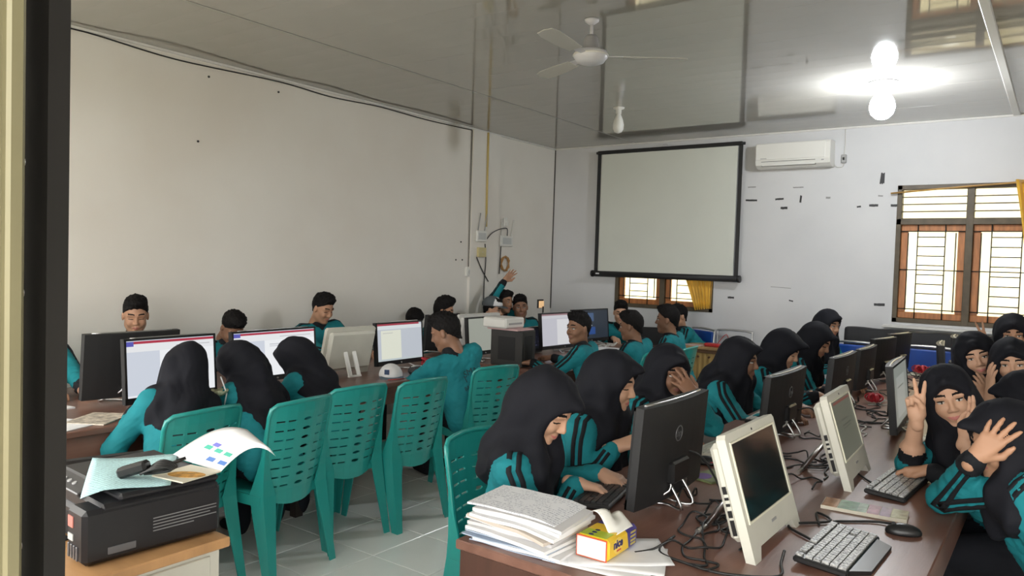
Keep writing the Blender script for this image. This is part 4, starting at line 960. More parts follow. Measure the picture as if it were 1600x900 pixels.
# ------------------------------------------------------------------ papers and tissue on the right table corner
M_FOLD = [M_PAPER, mat('grey_paper', (.62, .61, .62), .8), mat('bluish_folder', (.42, .50, .62), .6), mat('brownish_paper', (.55, .48, .42), .8)]
zz = .751; rr = random.Random(5)
seq = [2, 0, 2, 0, 2, 0, 1, 0, 3, 0, 0, 1, 0]
wd = ['lowest blue folder', 'white bundle on the lowest folder', 'second blue folder', 'white bundle on the second folder', 'third blue folder', 'white bundle on the third folder', 'lower grey bundle', 'white bundle above the lower grey one', 'brownish bundle', 'white bundle on the brownish one', 'thin white bundle near the top', 'grey bundle just under the top', 'top handwritten white sheets']
for i, kd in enumerate(seq):
    th = (.003 if kd == 2 else .0095) if i < len(seq)-1 else .006; dx, dy, rz = rr.uniform(-.02, .02), rr.uniform(-.014, .014), rr.uniform(-5, 5)+(4 if i > 8 else 0)
    L_, W_ = .30, .215; nx = 6
    def pg(u, v, top, dx=dx, dy=dy, rz=rz, zz=zz, th=th, i=i):
        x, y = (u-.5)*L_, (v-.5)*W_; a = math.radians(rz); drop = .018*max(0, u-.72)*(i/12)*3.2
        return Vector((-1.285+dx+x*math.cos(a)-y*math.sin(a), 1.872+dy+x*math.sin(a)+y*math.cos(a), zz+(th if top else 0)-drop+.0015*math.sin(u*9+i)))
    Pt = [[pg(k/nx, j/3, 1) for j in range(4)] for k in range(nx+1)]
    o = MB().grid(Pt, 0, False, thick=(0, 0, -th)).build('paper_bundle', M_TEXTP if i == len(seq)-1 else M_FOLD[kd])
    tag(o, wd[i]+' in the paper stack on the table corner', 'paper', 'stack of paper bundles')
    zz += th+.0012
# loose sheets under the tissue pack
for i, (x, y, r, lb) in enumerate(((-1.03, 1.90, 8, 'white sheet with curled corners, lowest under the tissue pack'), (-1.02, 1.935, 22, 'white sheet in the middle under the tissue pack'), (-1.03, 1.965, 38, 'white sheet on top directly under the tissue pack'))):
    a = math.radians(r)
    def sh(u, v, x=x, y=y, a=a, i=i): p, q = (u-.5)*.30, (v-.5)*.21; return (x+p*math.cos(a)-q*math.sin(a), y+p*math.sin(a)+q*math.cos(a), .7525+.0018*i+.012*max(0, u-.75)**1.0*(1-.5*v)*(i == 2))
    tag(sheet_grid(sh).build('sheet', M_PAPER), lb, 'paper', 'loose sheets under the tissue pack')
tp = thing('tissue_pack', 'yellow and purple soft tissue pack with a tissue pulled out', 'tissue', (-1.055, 1.955, .757), math.radians(1))
def tissue_side():
    m = bpy.data.materials.new('tissue_pack_print'); m.use_nodes = True; N, L = m.node_tree.nodes, m.node_tree.links; b = N['Principled BSDF']; b.inputs['Roughness'].default_value = .3
    tc = N.new('ShaderNodeTexCoord'); s = N.new('ShaderNodeSeparateXYZ'); L.new(tc.outputs['Object'], s.inputs[0])
    ad = N.new('ShaderNodeMath'); ad.operation = 'MULTIPLY_ADD'; L.new(s.outputs[2], ad.inputs[0]); ad.inputs[1].default_value = .25; L.new(s.outputs[1], ad.inputs[2])
    r = N.new('ShaderNodeValToRGB'); r.color_ramp.interpolation = 'CONSTANT'; e = r.color_ramp.elements; e[0].color = (.78, .46, .02, 1); e[1].position = .62; e[1].color = (.055, .04, .22, 1); e.new(.08).color = (.80, .52, .03, 1)
    mr = N.new('ShaderNodeMapRange'); mr.inputs[1].default_value = -.1; mr.inputs[2].default_value = .12; L.new(ad.outputs[0], mr.inputs[0]); L.new(mr.outputs[0], r.inputs[0]); L.new(r.outputs[0], b.inputs['Base Color'])
    return m
M_TP = tissue_side()
piece('pack', MB().box((0, 0, .033), (.108, .19, .066), bev=.010), M_TP, tp)
piece('end_fold', MB().box((0, -.0955, .033), (.094, .004, .056), bev=.0018), mat('pack_white', (.75, .74, .70), .35), tp)
piece('end_edge', MB().box((0, -.0945, .033), (.100, .003, .062), bev=.0012), mat('pack_red', (.62, .08, .03), .4), tp)
piece('top_label', MB().box((.0, -.065, .0667), (.085, .05, .001)), mat('pack_lime', (.42, .52, .03), .4), tp)
piece('badge', MB().prism([(.026*math.cos(a), .024*math.sin(a)) for a in [i*math.pi/12 for i in range(24)]], .0012, 0, frame_M((.0535, -.035, .036), (0, 1, 0), (0, 0, 1))), mat('pack_pale_yellow', (.85, .62, .12), .4), tp)
text_obj('brand_word', 'nice', .034, mat('pack_navy', (.02, .02, .12), .4), tp, frame_M((.0551, -.035, .042), (0, 1, 0), (0, 0, 1)), bold=.0012)
piece('red_print', MB().box((.0549, -.03, .022), (.0008, .026, .005)), mat('pack_red2', (.6, .06, .03), .4), tp)
for i, z in enumerate((.05, .038, .026, .016)): piece('small_print', MB().box((.0543, .062, z), (.0008, .032, .006)), mat('pack_print_yellow', (.5, .42, .10), .5), tp)
for y in (-.08, -.06, -.04): piece('top_spot', MB().prism([(.008*math.cos(a), .006*math.sin(a)) for a in [i*math.pi/6 for i in range(12)]], .0008, 0, Matrix.Translation((-.01+.0*y, y, .0672))), MATS['pack_navy'], tp)
def tis(u, v): w = (v-.5); return (-.03+.075*u+.02*math.sin(v*4), -.045+.14*v+.01*u, .066+.05*(1-u)*(.75+.35*math.cos(v*3.0))*(1 if u < .6 else .8)+.012*math.sin(u*6+v*5)*(u > .05))
piece('tissue', sheet_grid(tis, 12, 12), mat('soft_tissue', (.80, .79, .74), .9), tp)
# books and small things
o = tag(MB().box((-.535, 2.895, .757), (.275, .115, .012), rot=Matrix.Rotation(math.radians(5), 4, 'Z')).build('book', mat('book_pages', (.60, .56, .47), .8)), 'flat green and pink covered book between the keyboards', 'book')
for (x0, x1, c) in ((-.135, -.085, (.42, .22, .12)), (-.082, -.02, (.14, .28, .17)), (-.02, .01, (.28, .38, .27)), (.012, .05, (.42, .20, .25)), (.052, .085, (.30, .20, .32)), (.087, .136, (.48, .48, .33))):
    piece('cover_print', MB().b2((x0, -.056, .006), (x1, .056, .0068)), mat('cover_%d' % int(x0*1000), c, .2, var=.3, scale=40), o).matrix_local = Matrix.Translation((-.535, 2.895, .757)) @ Matrix.Rotation(math.radians(5), 4, 'Z')
o = tag(MB().box((-1.115, 2.935, .755), (.12, .17, .008), rot=Matrix.Rotation(math.radians(-14), 4, 'Z')).build('booklet', mat('green_card', (.22, .27, .12), .5, var=.3, scale=30)), 'green booklet with purple patch behind the large black monitor', 'booklet')
piece('purple_patch', MB().prism([(.035*math.cos(a), .045*math.sin(a)) for a in [i*math.pi/10 for i in range(20)]], .001, 0, Matrix.Translation((-1.14, 2.90, .7592))), mat('purple_print', (.16, .08, .30), .5), o); piece('yellow_patch', MB().box((-1.085, 2.985, .7595), (.05, .05, .001)), mat('yellow_print', (.55, .50, .18), .5), o)
tag(MB().box((-.47, 3.75, .752), (.16, .24, .003), rot=Matrix.Rotation(math.radians(12), 4, 'Z')).build('exercise_book', mat('cream_page', (.62, .56, .36), .7)), 'cream sheet on the table under the peace sign girl', 'paper')
def bow(label, x, y, s=1.0):
    t = thing('ribbon_bow', label, 'bow', (x, y, .755), 0, 'red ribbon bows')
    for k in range(6):
        a = k*1.05; piece('loop', MB().tube(spline([(0, 0, .02*s), (.025*math.cos(a)*s, .025*math.sin(a)*s, .055*s), (.05*math.cos(a)*s, .05*math.sin(a)*s, .035*s), (.03*math.cos(a+.4)*s, .03*math.sin(a+.4)*s, .012*s), (0, 0, .02*s)], 5), .011*s, 6, flat=.35), mat('red_ribbon', (.50, .03, .045), .35), t)
bow('shiny red ribbon bow among the cables in the middle of the right table', -.96, 5.33, 1.1)
tag(MB().box((-.90, 7.17, .752), (.30, .22, .004)).build('sheet', mat('pale_lemon_sheet', (.66, .64, .46), .6)), 'pale lemon sheet under the two red bows', 'paper')
for i, (x, y) in enumerate(((-.95, 7.20), (-.84, 7.16))):
    bow(['left red ribbon bow on the pale lemon sheet', 'right red ribbon bow on the pale lemon sheet'][i], x, y, 1.25); bpy.data.objects['ribbon_bow.%03d' % (i+1)].location.z = .757
# paper pages on the left table
tag(MB().box((-3.86, 1.62, .7525), (.30, .21, .004), rot=Matrix.Rotation(math.radians(20), 4, 'Z')).build('open_book', M_PAPER), 'open white book on the left table near the door', 'book')
tag(MB().box((-3.85, 1.80, .7545), (.20, .26, .006), rot=Matrix.Rotation(math.radians(35), 4, 'Z')).build('picture_book', mat('picture_page', (.52, .46, .38), .6, var=.45, scale=35)), 'printed picture page lying left of the girls', 'book')
tag(MB().box((-4.26, 1.72, .754), (.16, .22, .008), rot=Matrix.Rotation(math.radians(10), 4, 'Z')).build('notebook', M_PAPER), 'small white notebook beside the leftmost arm', 'book')
# cap, pouch, pencils on the left table
cpo = thing('baseball_cap', 'white and grey blue baseball cap with round badge on the table', 'cap', (-3.86, 3.83, .75), math.radians(-40))
b = Body(); b.ell((0, 0, .01), (.10, .085, .085), k=.02); b.plane((0, 0, 1), .0, k=.004); V, Q = b.mesh(.008, 1); ci = (V[Q].mean(1)[:, 0] < -.02).astype(int)
link('crown', np_mesh('crown', V, Q, ci, [M_PAPER, mat('blue_grey_cloth', (.12, .17, .22), .8)]), cpo)
piece('visor', sheet_grid(lambda u, v: (.06+.085*u*math.cos((v-.5)*1.6), .12*math.sin((v-.5)*1.6)*(1-.1*u), .012-.010*u), 6, 12, .004), MATS['blue_grey_cloth'], cpo)
piece('badge', MB().box((.088, -.035, .045), (.004, .035, .035), rot=Matrix.Rotation(math.radians(-25), 4, 'Z')), mat('navy_badge', (.03, .06, .14), .6), cpo)
pz = thing('pouch', 'dark grey pouch and clear bag beside the cap', 'pouch', (-3.80, 4.08, .75), math.radians(80)); piece('bag', MB().box((0, 0, .03), (.20, .09, .06), bev=.02), mat('dark_grey_cloth', (.05, .05, .055), .8), pz); piece('zip', MB().tube([(-.09, 0, .061), (.09, 0, .061)], .003, 6), M_STEEL, pz)
for i, (x, y, a, c) in enumerate(((-3.72, 3.75, 75, (.45, .05, .04)), (-3.70, 3.98, 95, (.5, .36, .06)), (-3.71, 4.06, 70, (.5, .25, .05)))):
    o = thing('pencil', ['red pencil by the cap near the table edge', 'yellow pencil by the pouch near the table edge', 'orange pencil by the pouch near the table edge'][i], 'pencil', (x, y, .756), math.radians(a), 'pencils on the left table'); piece('shaft', MB().tube([(-.07, 0, 0), (.06, 0, 0)], .004, 6), mat('pencil_%d' % i, c, .4), o); piece('tip', MB().tube([(.06, 0, 0), (.08, 0, 0)], [.004, .001], 6), M_TAN, o)
tag(MB().tube(spline([(-4.0, 4.32, .77), (-4.05, 4.40, .80), (-4.12, 4.36, .83), (-4.05, 4.45, .79), (-3.98, 4.42, .765), (-4.05, 4.36, .77), (-4.1, 4.44, .80)], 5), .012, 7, flat=.5).build('red_strap', MATS['red_ribbon']), 'crumpled red strap behind the boy with printed back', 'strap')
o = tag(MB().b2((-3.06, 7.66, .766), (-2.90, 7.76, .80), bev=.01).build('red_box', mat('red_plastic', (.5, .03, .03), .35)), 'small red box on the gold skirted desk', 'box')
tag(MB().tube(spline([(-2.93, 7.72, .80), (-2.88, 7.75, .88), (-2.84, 7.74, .90), (-2.82, 7.74, .83), (-2.88, 7.73, .80)], 6), .004, 6).build('cable', MATS['red_plastic']), 'thin red looping wire on the gold skirted desk', 'cable')
tag(MB().box((-3.2, 7.68, .767), (.22, .12, .003)).build('sheet', mat('pinkish_sheet', (.6, .42, .42), .7)), 'pinkish sheet on the gold skirted desk', 'paper')
def wrapped(u, v): return (-.05+.1*u, -.05+.1*v, .03+.03*math.sin(u*7)*math.sin(v*6))
fl_ = thing('wrapped_flower', 'pale yellow wrapped flower with white stick between two girls', 'flower', (-3.50, 2.24, .80))
for k in range(6): piece('petal', MB().grid([[Vector((.045*u*math.cos(k*1.05+w)*(1), .045*u*math.sin(k*1.05+w), .06+.03*u*u+.006*math.sin(9*w))) for w in (-.6, -.3, 0, .3, .6)] for u in (0, .35, .7, 1.0)], 0, True, thick=(0, 0, -.002)), mat('pale_yellow_paper', (.62, .62, .42), .7), fl_)
piece('stick', MB().tube([(.0, .03, .0), (.02, .03, .07), (.01, .0, .16)], .004, 6), M_PAPER, fl_)
wl_ = thing('wall_lamp', 'small glowing box lamp behind the white page monitor', 'lamp', (-4.32, 6.45, .75)); piece('post', MB().tube([(0, 0, 0), (0, 0, .40)], .008, 8), M_BLACK, wl_); piece('shade', MB().b2((-.05, -.04, .38), (-.03, .05, .47)), M_BLACKM, wl_); piece('glow_panel', MB().b2((-.03, -.035, .385), (-.02, .045, .455)), mat('warm_panel', (.7, .45, .25), .5, emit=(1, .62, .3), estr=.5), wl_)
tag(MB().b2((-3.72, 6.42, .751), (-3.50, 6.66, .775), bev=.004).build('paper_pile', M_PAPER), 'white papers lying under the white page monitor', 'paper')
o = tag(MB().b2((-3.92, 7.45, .70), (-3.45, 7.95, .74), bev=.004).b2((-3.9, 7.47, 0), (-3.85, 7.52, .7)).b2((-3.52, 7.47, 0), (-3.47, 7.52, .7)).b2((-3.9, 7.88, 0), (-3.85, 7.93, .7)).b2((-3.52, 7.88, 0), (-3.47, 7.93, .7)).build('side_table', M_TABLED), 'small dark table below the curtain window', 'table')
lp = thing('laptop', 'open black laptop with orange edge between the boys near the window', 'laptop', (-3.62, 7.62, .74), math.radians(-60)); piece('keyboard_base', MB().b2((-.12, -.17, .0), (.11, .17, .018), bev=.003), M_BLACK, lp); piece('lid', MB().box((.12, 0, .10), (.010, .34, .20), rot=Matrix.Rotation(math.radians(12), 4, 'Y')), M_BLACKM, lp); piece('orange_strip', MB().b2((-.125, -.16, .004), (-.119, .16, .014)), mat('orange_strip', (.8, .20, .05), .4, emit=(.9, .2, .05), estr=.2), lp)
# ------------------------------------------------------------------ cable tangles
rc = random.Random(21)
def tangle(n, x0, x1, y0, y1, label, group, m=None, r=.0035, zmax=.035, length=.5):
    for i in range(n):
        x, y = rc.uniform(x0, x1), rc.uniform(y0, y1); a = rc.uniform(0, 6.28); pts = []
        for k in range(9):
            pts.append((min(max(x, x0-.05), x1+.05), y, .7545+max(0, rc.gauss(0, zmax*.45)))); a += rc.gauss(0, .9); x += length/8*math.cos(a)*.8; y += length/8*math.sin(a)*1.1
        pts[0] = (*pts[0][:2], .755); pts[-1] = (*pts[-1][:2], .755)
        tag(MB().tube(spline(pts, 5), r, 6).build('cable', m or M_CABLE), label, 'cable', group)
tangle(11, -1.02, -.80, 2.25, 2.75, 'black cable in the tangle between large monitor and nearest white computer', 'cables behind the large monitor')
tangle(9, -1.0, -.80, 3.05, 3.7, 'black cable in the tangle behind the second white computer', 'cables behind the second white computer')
tangle(14, -1.0, -.80, 4.1, 5.2, 'black cable in the tangle around the red bow', 'cables around the red bow')
tangle(10, -1.02, -.8, 5.5, 6.9, 'black cable in the far tangle between the monitors', 'far cables on the right table')
tangle(4, -1.0, -.85, 4.3, 6.0, 'white cable winding through the middle of the right table', 'white cables on the right table', M_CABLEW)
tangle(4, -4.0, -3.8, 6.5, 7.1, 'white cable heaped under the login monitor', 'white cables on the far table', M_CABLEW, .006, .06)
tangle(3, -4.05, -3.9, 4.15, 4.4, 'pale cable behind the cream computer stand', 'pale cables on the left table', M_CABLEW)
for pts, lb in (([(-.62, 2.62, .755), (-.66, 2.75, .755), (-.60, 2.68, .757), (-.70, 2.55, .756), (-.60, 2.45, .757), (-.59, 2.38, .76)], 'keyboard cable curling beside the nearest keyboard'),
                ([(-.40, 2.78, .762), (-.47, 2.79, .756), (-.55, 2.73, .755), (-.59, 2.69, .755), (-.55, 2.66, .757)], 'mouse cable looping toward the book'),
                ([(-.95, 2.2, .755), (-.93, 2.05, .756), (-.83, 2.02, .755), (-.72, 2.02, .755), (-.60, 2.10, .755), (-.62, 2.2, .757), (-.64, 2.3, .757)], 'long black cable crossing the near table corner'),
                ([(-.58, 3.28, .757), (-.66, 3.4, .756), (-.72, 3.5, .755), (-.8, 3.55, .756)], 'keyboard cable running behind the second white computer'),
                ([(-1.09, 2.60, .93), (-1.04, 2.64, .90), (-.98, 2.66, .80), (-.94, 2.6, .757)], 'black power cable plugged into the large monitor'),
                ([(-1.11, 4.12, .86), (-1.05, 4.16, .87), (-1.0, 4.16, .79), (-.98, 4.1, .756)], 'grey cable plugged into the second monitor')):
    tag(MB().tube(spline(pts, 6), .0042, 7).build('cable', M_CABLE), lb, 'cable')
# ------------------------------------------------------------------ people
def unit(v): v = np.asarray(v, float); return v/(np.linalg.norm(v)+1e-12)
def ang(deg): return np.array((math.cos(math.radians(deg)), math.sin(math.radians(deg)), 0.))
SKIN = [mat('skin_tan', (.43, .235, .145), .5, spec=.35, var=.06, scale=14), mat('skin_light', (.56, .33, .22), .5, spec=.35, var=.05, scale=14), mat('skin_brown', (.25, .13, .08), .5, spec=.35, var=.06, scale=14)]
M_SHIRT = mat('teal_jersey', (.014, .200, .232), .75, spec=.2, var=.10, scale=9, bump=.15, bscale=45)
M_TRIM = mat('black_knit', (.010, .011, .014), .8, spec=.25, bump=.1, bscale=200)
M_TROUSER = mat('black_trousers', (.012, .013, .018), .85, spec=.2, bump=.12, bscale=50)
M_LIP = [mat('lip_tan', (.36, .13, .10), .45), mat('lip_rose', (.50, .17, .15), .45), mat('lip_brown', (.22, .085, .07), .45)]
M_HAIR = mat('black_hair', (.007, .006, .006), .7, spec=.18, bump=.5, bscale=160, stretch=(1, 1, .35))
M_EYE = mat('eye_white', (.62, .58, .54), .3); M_IRIS = mat('dark_iris', (.012, .008, .006), .15)
M_SCARF = mat('black_scarf', (.0075, .008, .012), .8, spec=.22, var=.12, scale=5, bump=.06, bscale=30)
M_PRINT = mat('dark_lettering', (.015, .03, .035), .8)

def head_body(smile):
    b = Body()
    b.ell((-.014, 0, .034), (.097, .075, .086), k=.03)
    b.ell((.016, 0, -.032), (.068, .061, .086), k=.03)
    for s in (-1, 1): b.cap((.0, s*.046, -.066), (.052, s*.012, -.1), .018, .016, k=.03)
    b.ell((.056, 0, -.101), (.024, .022, .017), k=.02)
    for s in (-1, 1):
        b.ell((.058, s*.035, -.034+(.004 if smile else 0)), (.026, .024, .026), k=.02)
        b.cap((.081, s*.014, .022), (.07, s*.048, .02), .009, .008, k=.018)
        b.ell((-.008, s*.077, -.008), (.017, .008, .03), k=.008)
    b.cap((.084, 0, .01), (.1, 0, -.026), .0065, .0095, k=.014)
    b.ell((.1, 0, -.032), (.0115, .0105, .009), k=.008)
    for s in (-1, 1): b.ell((.091, s*.0125, -.036), (.009, .007, .007), k=.008)
    for s in (-1, 1): b.cut((.1, s*.032, .001), (.017, .019, .012), k=.014)
    lz = .006 if smile else 0
    b.ell((.078, 0, -.066), (.012, .022, .016), k=.012)
    for s in (-1, 1):
        b.cap((.0855, 0, -.0625), (.0745, s*(.023+lz*.5), -.0655+lz), .0042, .0025, k=.005)
        b.cap((.0845, 0, -.0715), (.0745, s*(.02+lz*.5), -.0675+lz), .0052, .0025, k=.005)
    b.cap((-.022, 0, -.05), (-.04, 0, -.17), .053, .055, k=.03)
    return b
HEADS = {}
def head_mesh(smile, h, eyes_down):
    key = (smile, h, eyes_down)
    if key in HEADS: return HEADS[key]
    b = head_body(smile); V, Q = b.mesh(h, 1); C = V[Q].mean(1)
    mi = np.zeros(len(Q), int); lz = .006 if smile else 0
    x, y, z = C[:, 0], np.abs(C[:, 1]), C[:, 2]
    mi[(x > .066) & (((y/(.023+lz*.6))**2+((z+.0668-lz*(y/.024)**2)/.0068)**2) < 1)] = 4
    bz = .0265+.0035*np.sin(np.clip((y-.012)/.038, 0, 1)*2.9)
    mi[(x > .045) & (y > .012) & (y < .05) & (np.abs(z-bz) < max(.0042, h*.75))] = 5
    if eyes_down:
        mi[(x > .05) & (y > .016) & (y < .048) & (np.abs(z+.006-.06*(y-.032)**2*10) < max(.0024, h*.5))] = 5
    VV, QQ, MM = [V], [Q], [mi]
    if not eyes_down:
        n = len(V)
        for s in (-1, 1):
            for (cx, cy, cz, r, lab) in ((.0735, s*.032, .0005, (.0130, .0145, .0062), 6), (.0778, s*.0315, .0008, (.0095, .0060, .0061), 7), (.0752, s*.0325, .0062, (.0130, .0168, .0022), 5)):
                th = np.linspace(0, math.pi, 8); ph = np.linspace(0, 2*math.pi, 13)[:-1]
                P = np.array([[cx+r[0]*math.sin(t)*math.cos(f), cy+r[1]*math.sin(t)*math.sin(f), cz+r[2]*math.cos(t)] for t in th for f in ph])
                q = np.array([[i*12+j, (i+1)*12+j, (i+1)*12+(j+1) % 12, i*12+(j+1) % 12] for i in range(7) for j in range(12)])
                VV.append(P); QQ.append(q+n); MM.append(np.full(len(q), lab)); n += len(P)
    HEADS[key] = (np.concatenate(VV), np.concatenate(QQ), np.concatenate(MM))
    return HEADS[key]

POSES = {   # per finger (index..little): bend at knuckle, middle, end; spread in degrees
    'type': dict(b=[(22, 38, 22)]*4, sp=(6, 1, -4, -9), th=.35),
    'flat': dict(b=[(6, 10, 6), (5, 9, 6), (6, 10, 6), (9, 12, 8)], sp=(9, 2, -5, -12), th=.8),
    'open': dict(b=[(4, 8, 6), (2, 8, 6), (5, 10, 8), (8, 14, 8)], sp=(13, 4, -7, -18), th=1.0),
    'fist': dict(b=[(70, 90, 60)]*4, sp=(2, 0, -2, -4), th=.1),
    'peace': dict(b=[(2, 5, 4), (2, 5, 4), (80, 95, 60), (85, 95, 60)], sp=(11, -6, -3, -6), th=.0),
    'two': dict(b=[(10, 8, 5), (14, 10, 6), (75, 95, 60), (80, 95, 60)], sp=(3, 0, -3, -6), th=.25),
    'relax': dict(b=[(30, 35, 20), (34, 38, 22), (38, 42, 24), (42, 45, 25)], sp=(4, 1, -2, -6), th=.45),
    'cup': dict(b=[(14, 18, 10), (14, 18, 10), (16, 20, 10), (20, 22, 12)], sp=(4, 1, -2, -6), th=.6)}
def hand_mesh(W, X, Zb, side, pose, h, sc=1.0):
    """W wrist, X towards the fingers, Zb out of the back of the hand; side +1 left hand, -1 right hand"""
    X = unit(X); Z = np.asarray(Zb, float); Z = unit(Z-X*(Z@X)); Y = np.cross(Z, X)*(-side)      # Y towards the thumb
    p = POSES[pose]; b = Body(); ys = (.028, .009, -.010, -.027); L = (.072, .08, .074, .058); k0 = (.087, .09, .086, .078)
    T = lambda q: np.asarray(W)+sc*(X*q[0]+Y*q[1]+Z*q[2])
    b.cap(T((-.03, 0, 0)), T((.012, 0, 0)), .026*sc, .025*sc, k=.012)
    for i in range(4):
        kn = np.array((k0[i], ys[i], -.002)); b.cap(T((.012, ys[i]*.55, 0)), T(kn), .0165*sc, .0125*sc, k=.014)
        a = 0; d = math.radians(p['sp'][i]); c = kn
        for j, (fr, bd) in enumerate(zip((.46, .3, .24), p['b'][i])):
            a += math.radians(bd); n = c+L[i]*fr*np.array((math.cos(a)*math.cos(d), math.cos(a)*math.sin(d), -math.sin(a)))
            r0 = (.0096, .0088, .008)[j]*(.9 if i == 3 else 1); b.cap(T(c), T(n), r0*sc, (.0088, .008, .0066)[j]*sc*(.9 if i == 3 else 1), k=.004); c = n
    t = p['th']; t0 = np.array((.02, .022, -.006)); t1 = np.array((.052, .026+.026*t, -.02)); t2 = np.array((.078+.004*t, .014+.042*t, -.028+.012*t)); t3 = np.array((.096+.004*t, -.002+.062*t, -.03+.014*t))
    for a, c, r in ((t0, t1, (.0165, .0125)), (t1, t2, (.0115, .0098)), (t2, t3, (.0098, .0075))): b.cap(T(a), T(c), r[0]*sc, r[1]*sc, k=.006)
    return b.mesh(h, 1)

def ik(S, W, l1, l2, pole):
    d = W-S; D = np.linalg.norm(d); mx = (l1+l2)*.995
    if D > mx: W = S+d/D*mx; D = mx
    D = max(D, abs(l1-l2)+.02); u = unit(W-S); a = (l1*l1+D*D-l2*l2)/(2*D); hh = math.sqrt(max(l1*l1-a*a, 0))
    pl = np.asarray(pole, float); pl = unit(pl-u*(pl@u))
    return S+u*a+pl*hh, W

def person(label, head, face, look=None, pitch=0, roll=0, girl=False, lean=None, tone=0, near=False, L=None, R=None, sc=1.0, smile=False,
           eyes_down=False, hip=None, hipz=.53, stand=False, peak=.0, seed=0, drape=1.0, fdrape=1.2, stripes=True, lettering=None, group=None, cap=None, elbows=(None, None), sdir=None, hair_h=0.0, tlen=.49, knee=None):
    look = face if look is None else look; C = np.array(head, float); h = .0078 if near else .0125
    # head frame
    f0 = ang(look); pr = math.radians(pitch); fw = f0*math.cos(pr)+np.array((0, 0, -math.sin(pr))); up = f0*math.sin(pr)+np.array((0, 0, math.cos(pr)))
    lf = np.cross(up, fw); rr = math.radians(roll); lf, up = lf*math.cos(rr)+up*math.sin(rr), up*math.cos(rr)-lf*math.sin(rr)
    HM = np.stack([fw, lf, up], 1)*sc; Hp = lambda q: C+HM@np.array(q, float)
    bf = ang(face)                                          # body facing
    NB = C-.145*sc*unit(.55*up+np.array((0, 0, .45)))-.03*bf*sc
    if hip is None:
        dz = NB[2]-hipz; hx = math.sqrt(max(tlen**2-dz*dz, .0)) if dz < tlen else 0.
        hip = NB-(bf if lean is None else ang(lean))*hx; hip[2] = hipz
    else: hip = np.array((hip[0], hip[1], hipz))
    sp = unit(NB-hip); lat = unit(np.cross(sp, bf)); lat = unit(lat-sp*(lat@sp)); cf = np.cross(lat, sp)    # lat = person's left, cf = chest forward
    sw = (.150 if girl else .165)*sc
    T = lambda s, l, f: hip+(NB-hip)*s+lat*l*sc+cf*f*sc
    b = Body(); SH, PT, TR, SK = 1, 3, 2, 0
    for s in (-1, 1):
        b.cap(T(-.02, s*.075, -.01), T(.35, s*.062, .0), .112*sc, .098*sc, k=.05, lab=SH)
        b.cap(T(.35, s*.062, .0), T(.78, s*.075, .005), .098*sc, .098*sc, k=.05, lab=SH)
        b.cap(T(.85, s*.04, -.012), T(.9, s*(sw/sc-.02), -.012), .07*sc, .058*sc, k=.05, lab=SH)
    b.cap(T(.93, 0, -.005), T(1.03, 0, .0), .06*sc, .055*sc, k=.02, lab=TR)
    # legs
    kd = bf if knee is None else ang(knee)
    for s in (-1, 1):
        hj = T(-.04, s*.085, 0)
        if stand: kn = hj+np.array((0, 0, -.38))+kd*.03; an = kn+np.array((0, 0, -.36)); an[2] = .09
        else:
            kn = hj+kd*.40*sc+lat*s*.03; kn[2] = .50; an = kn-kd*.03; an[2] = .09
        b.cap(hj, kn, .098*sc, .07*sc, k=.03, lab=PT); b.cap(kn, an, .068*sc, .052*sc, k=.03, lab=PT)
        b.cap(an+np.array((0, 0, -.045)), an+kd*.15+np.array((0, 0, -.05)), .036, .03, k=.02, lab=TR)
    # arms
    hands = []; arms = []; edge = []
    for side, H, ep in ((1, L, elbows[0]), (-1, R, elbows[1])):
        S = T(.9, side*sw/sc, -.012)
        if H is None: H = dict(w=tuple(C[:2]+bf[:2]*.22+lat[:2]*side*.1)+(.79,), x=bf-lat*side*.25, z=(0, 0, 1), pose='type')
        W = np.array(H['w'], float); x = unit(H.get('x', bf))
        pole = (np.array((0, 0, -1.))+lat*side*.7-bf*.3) if ep is None else np.array(ep, float)
        if 'e' in H: E = np.array(H['e'], float)
        else: E, W = ik(S, W, .275*sc, .245*sc, pole)
        b.cap(S, E, .06*sc, .051*sc, k=.04, lab=SH); b.cap(E, W+(E-W)*.12, .049*sc, .038*sc, k=.03, lab=SH)
        u = unit(W-E)
        if H.get('bare'):                                   # sleeve pushed up: bare forearm
            b.p.pop(); m = E+(W-E)*H['bare']; b.cap(E, m, .049*sc, .045*sc, k=.03, lab=SH); b.cap(m-u*.05, m+u*.005, .046*sc, .044*sc, k=.012, lab=TR); b.cap(m, W, .036*sc, .027*sc, k=.006, lab=SK)
        else: b.cap(W-u*.055, W-u*.012, .0395*sc, .037*sc, k=.012, lab=TR if H.get('cuff', 1) else SH)
        edge.append((E, u, np.linalg.norm(W-E)*H['bare']-.055 if H.get('bare') else np.linalg.norm(W-E)-.058, np.linalg.norm(W-E)*H['bare']+.004 if H.get('bare') else 9, TR if H.get('cuff', 1) else SH))
        hands.append((W, x, H.get('z', (0, 0, 1)), side, H.get('pose', 'type'), H.get('hide')))
        arms.append((S, E, W, side, (H['bare']-.22) if H.get('bare') else .84))
    V, Q = b.mesh(h, 2); lab = b.labels(V); N = vnormals(V, Q)
    sm = (lab == 1); amp = (.0055 if near else .006)
    dsp = wob(V, 26, seed)*.6+wob(V*np.array((1, 1, 2.2)), 55, seed+5)*.5
    V = V+N*(np.where(sm, amp, .0015)*dsp)[:, None]
    fl = lab[Q]; mi = np.where((fl[:, 0] == fl[:, 1]) | (fl[:, 0] == fl[:, 2]), fl[:, 0], fl[:, 2])
    Cc = V[Q].mean(1)
    for (E, u, s0, s1, tl) in edge:
        sa = (Cc-E)@u; rd = np.linalg.norm(Cc-E-sa[:, None]*u, axis=1); z = (rd < .062) & (sa > .04) & (sa < .34) & (mi != 3)
        mi[z & (sa <= s0)] = 1; mi[z & (sa > s0) & (sa <= s1)] = tl; mi[z & (sa > s1)] = 0
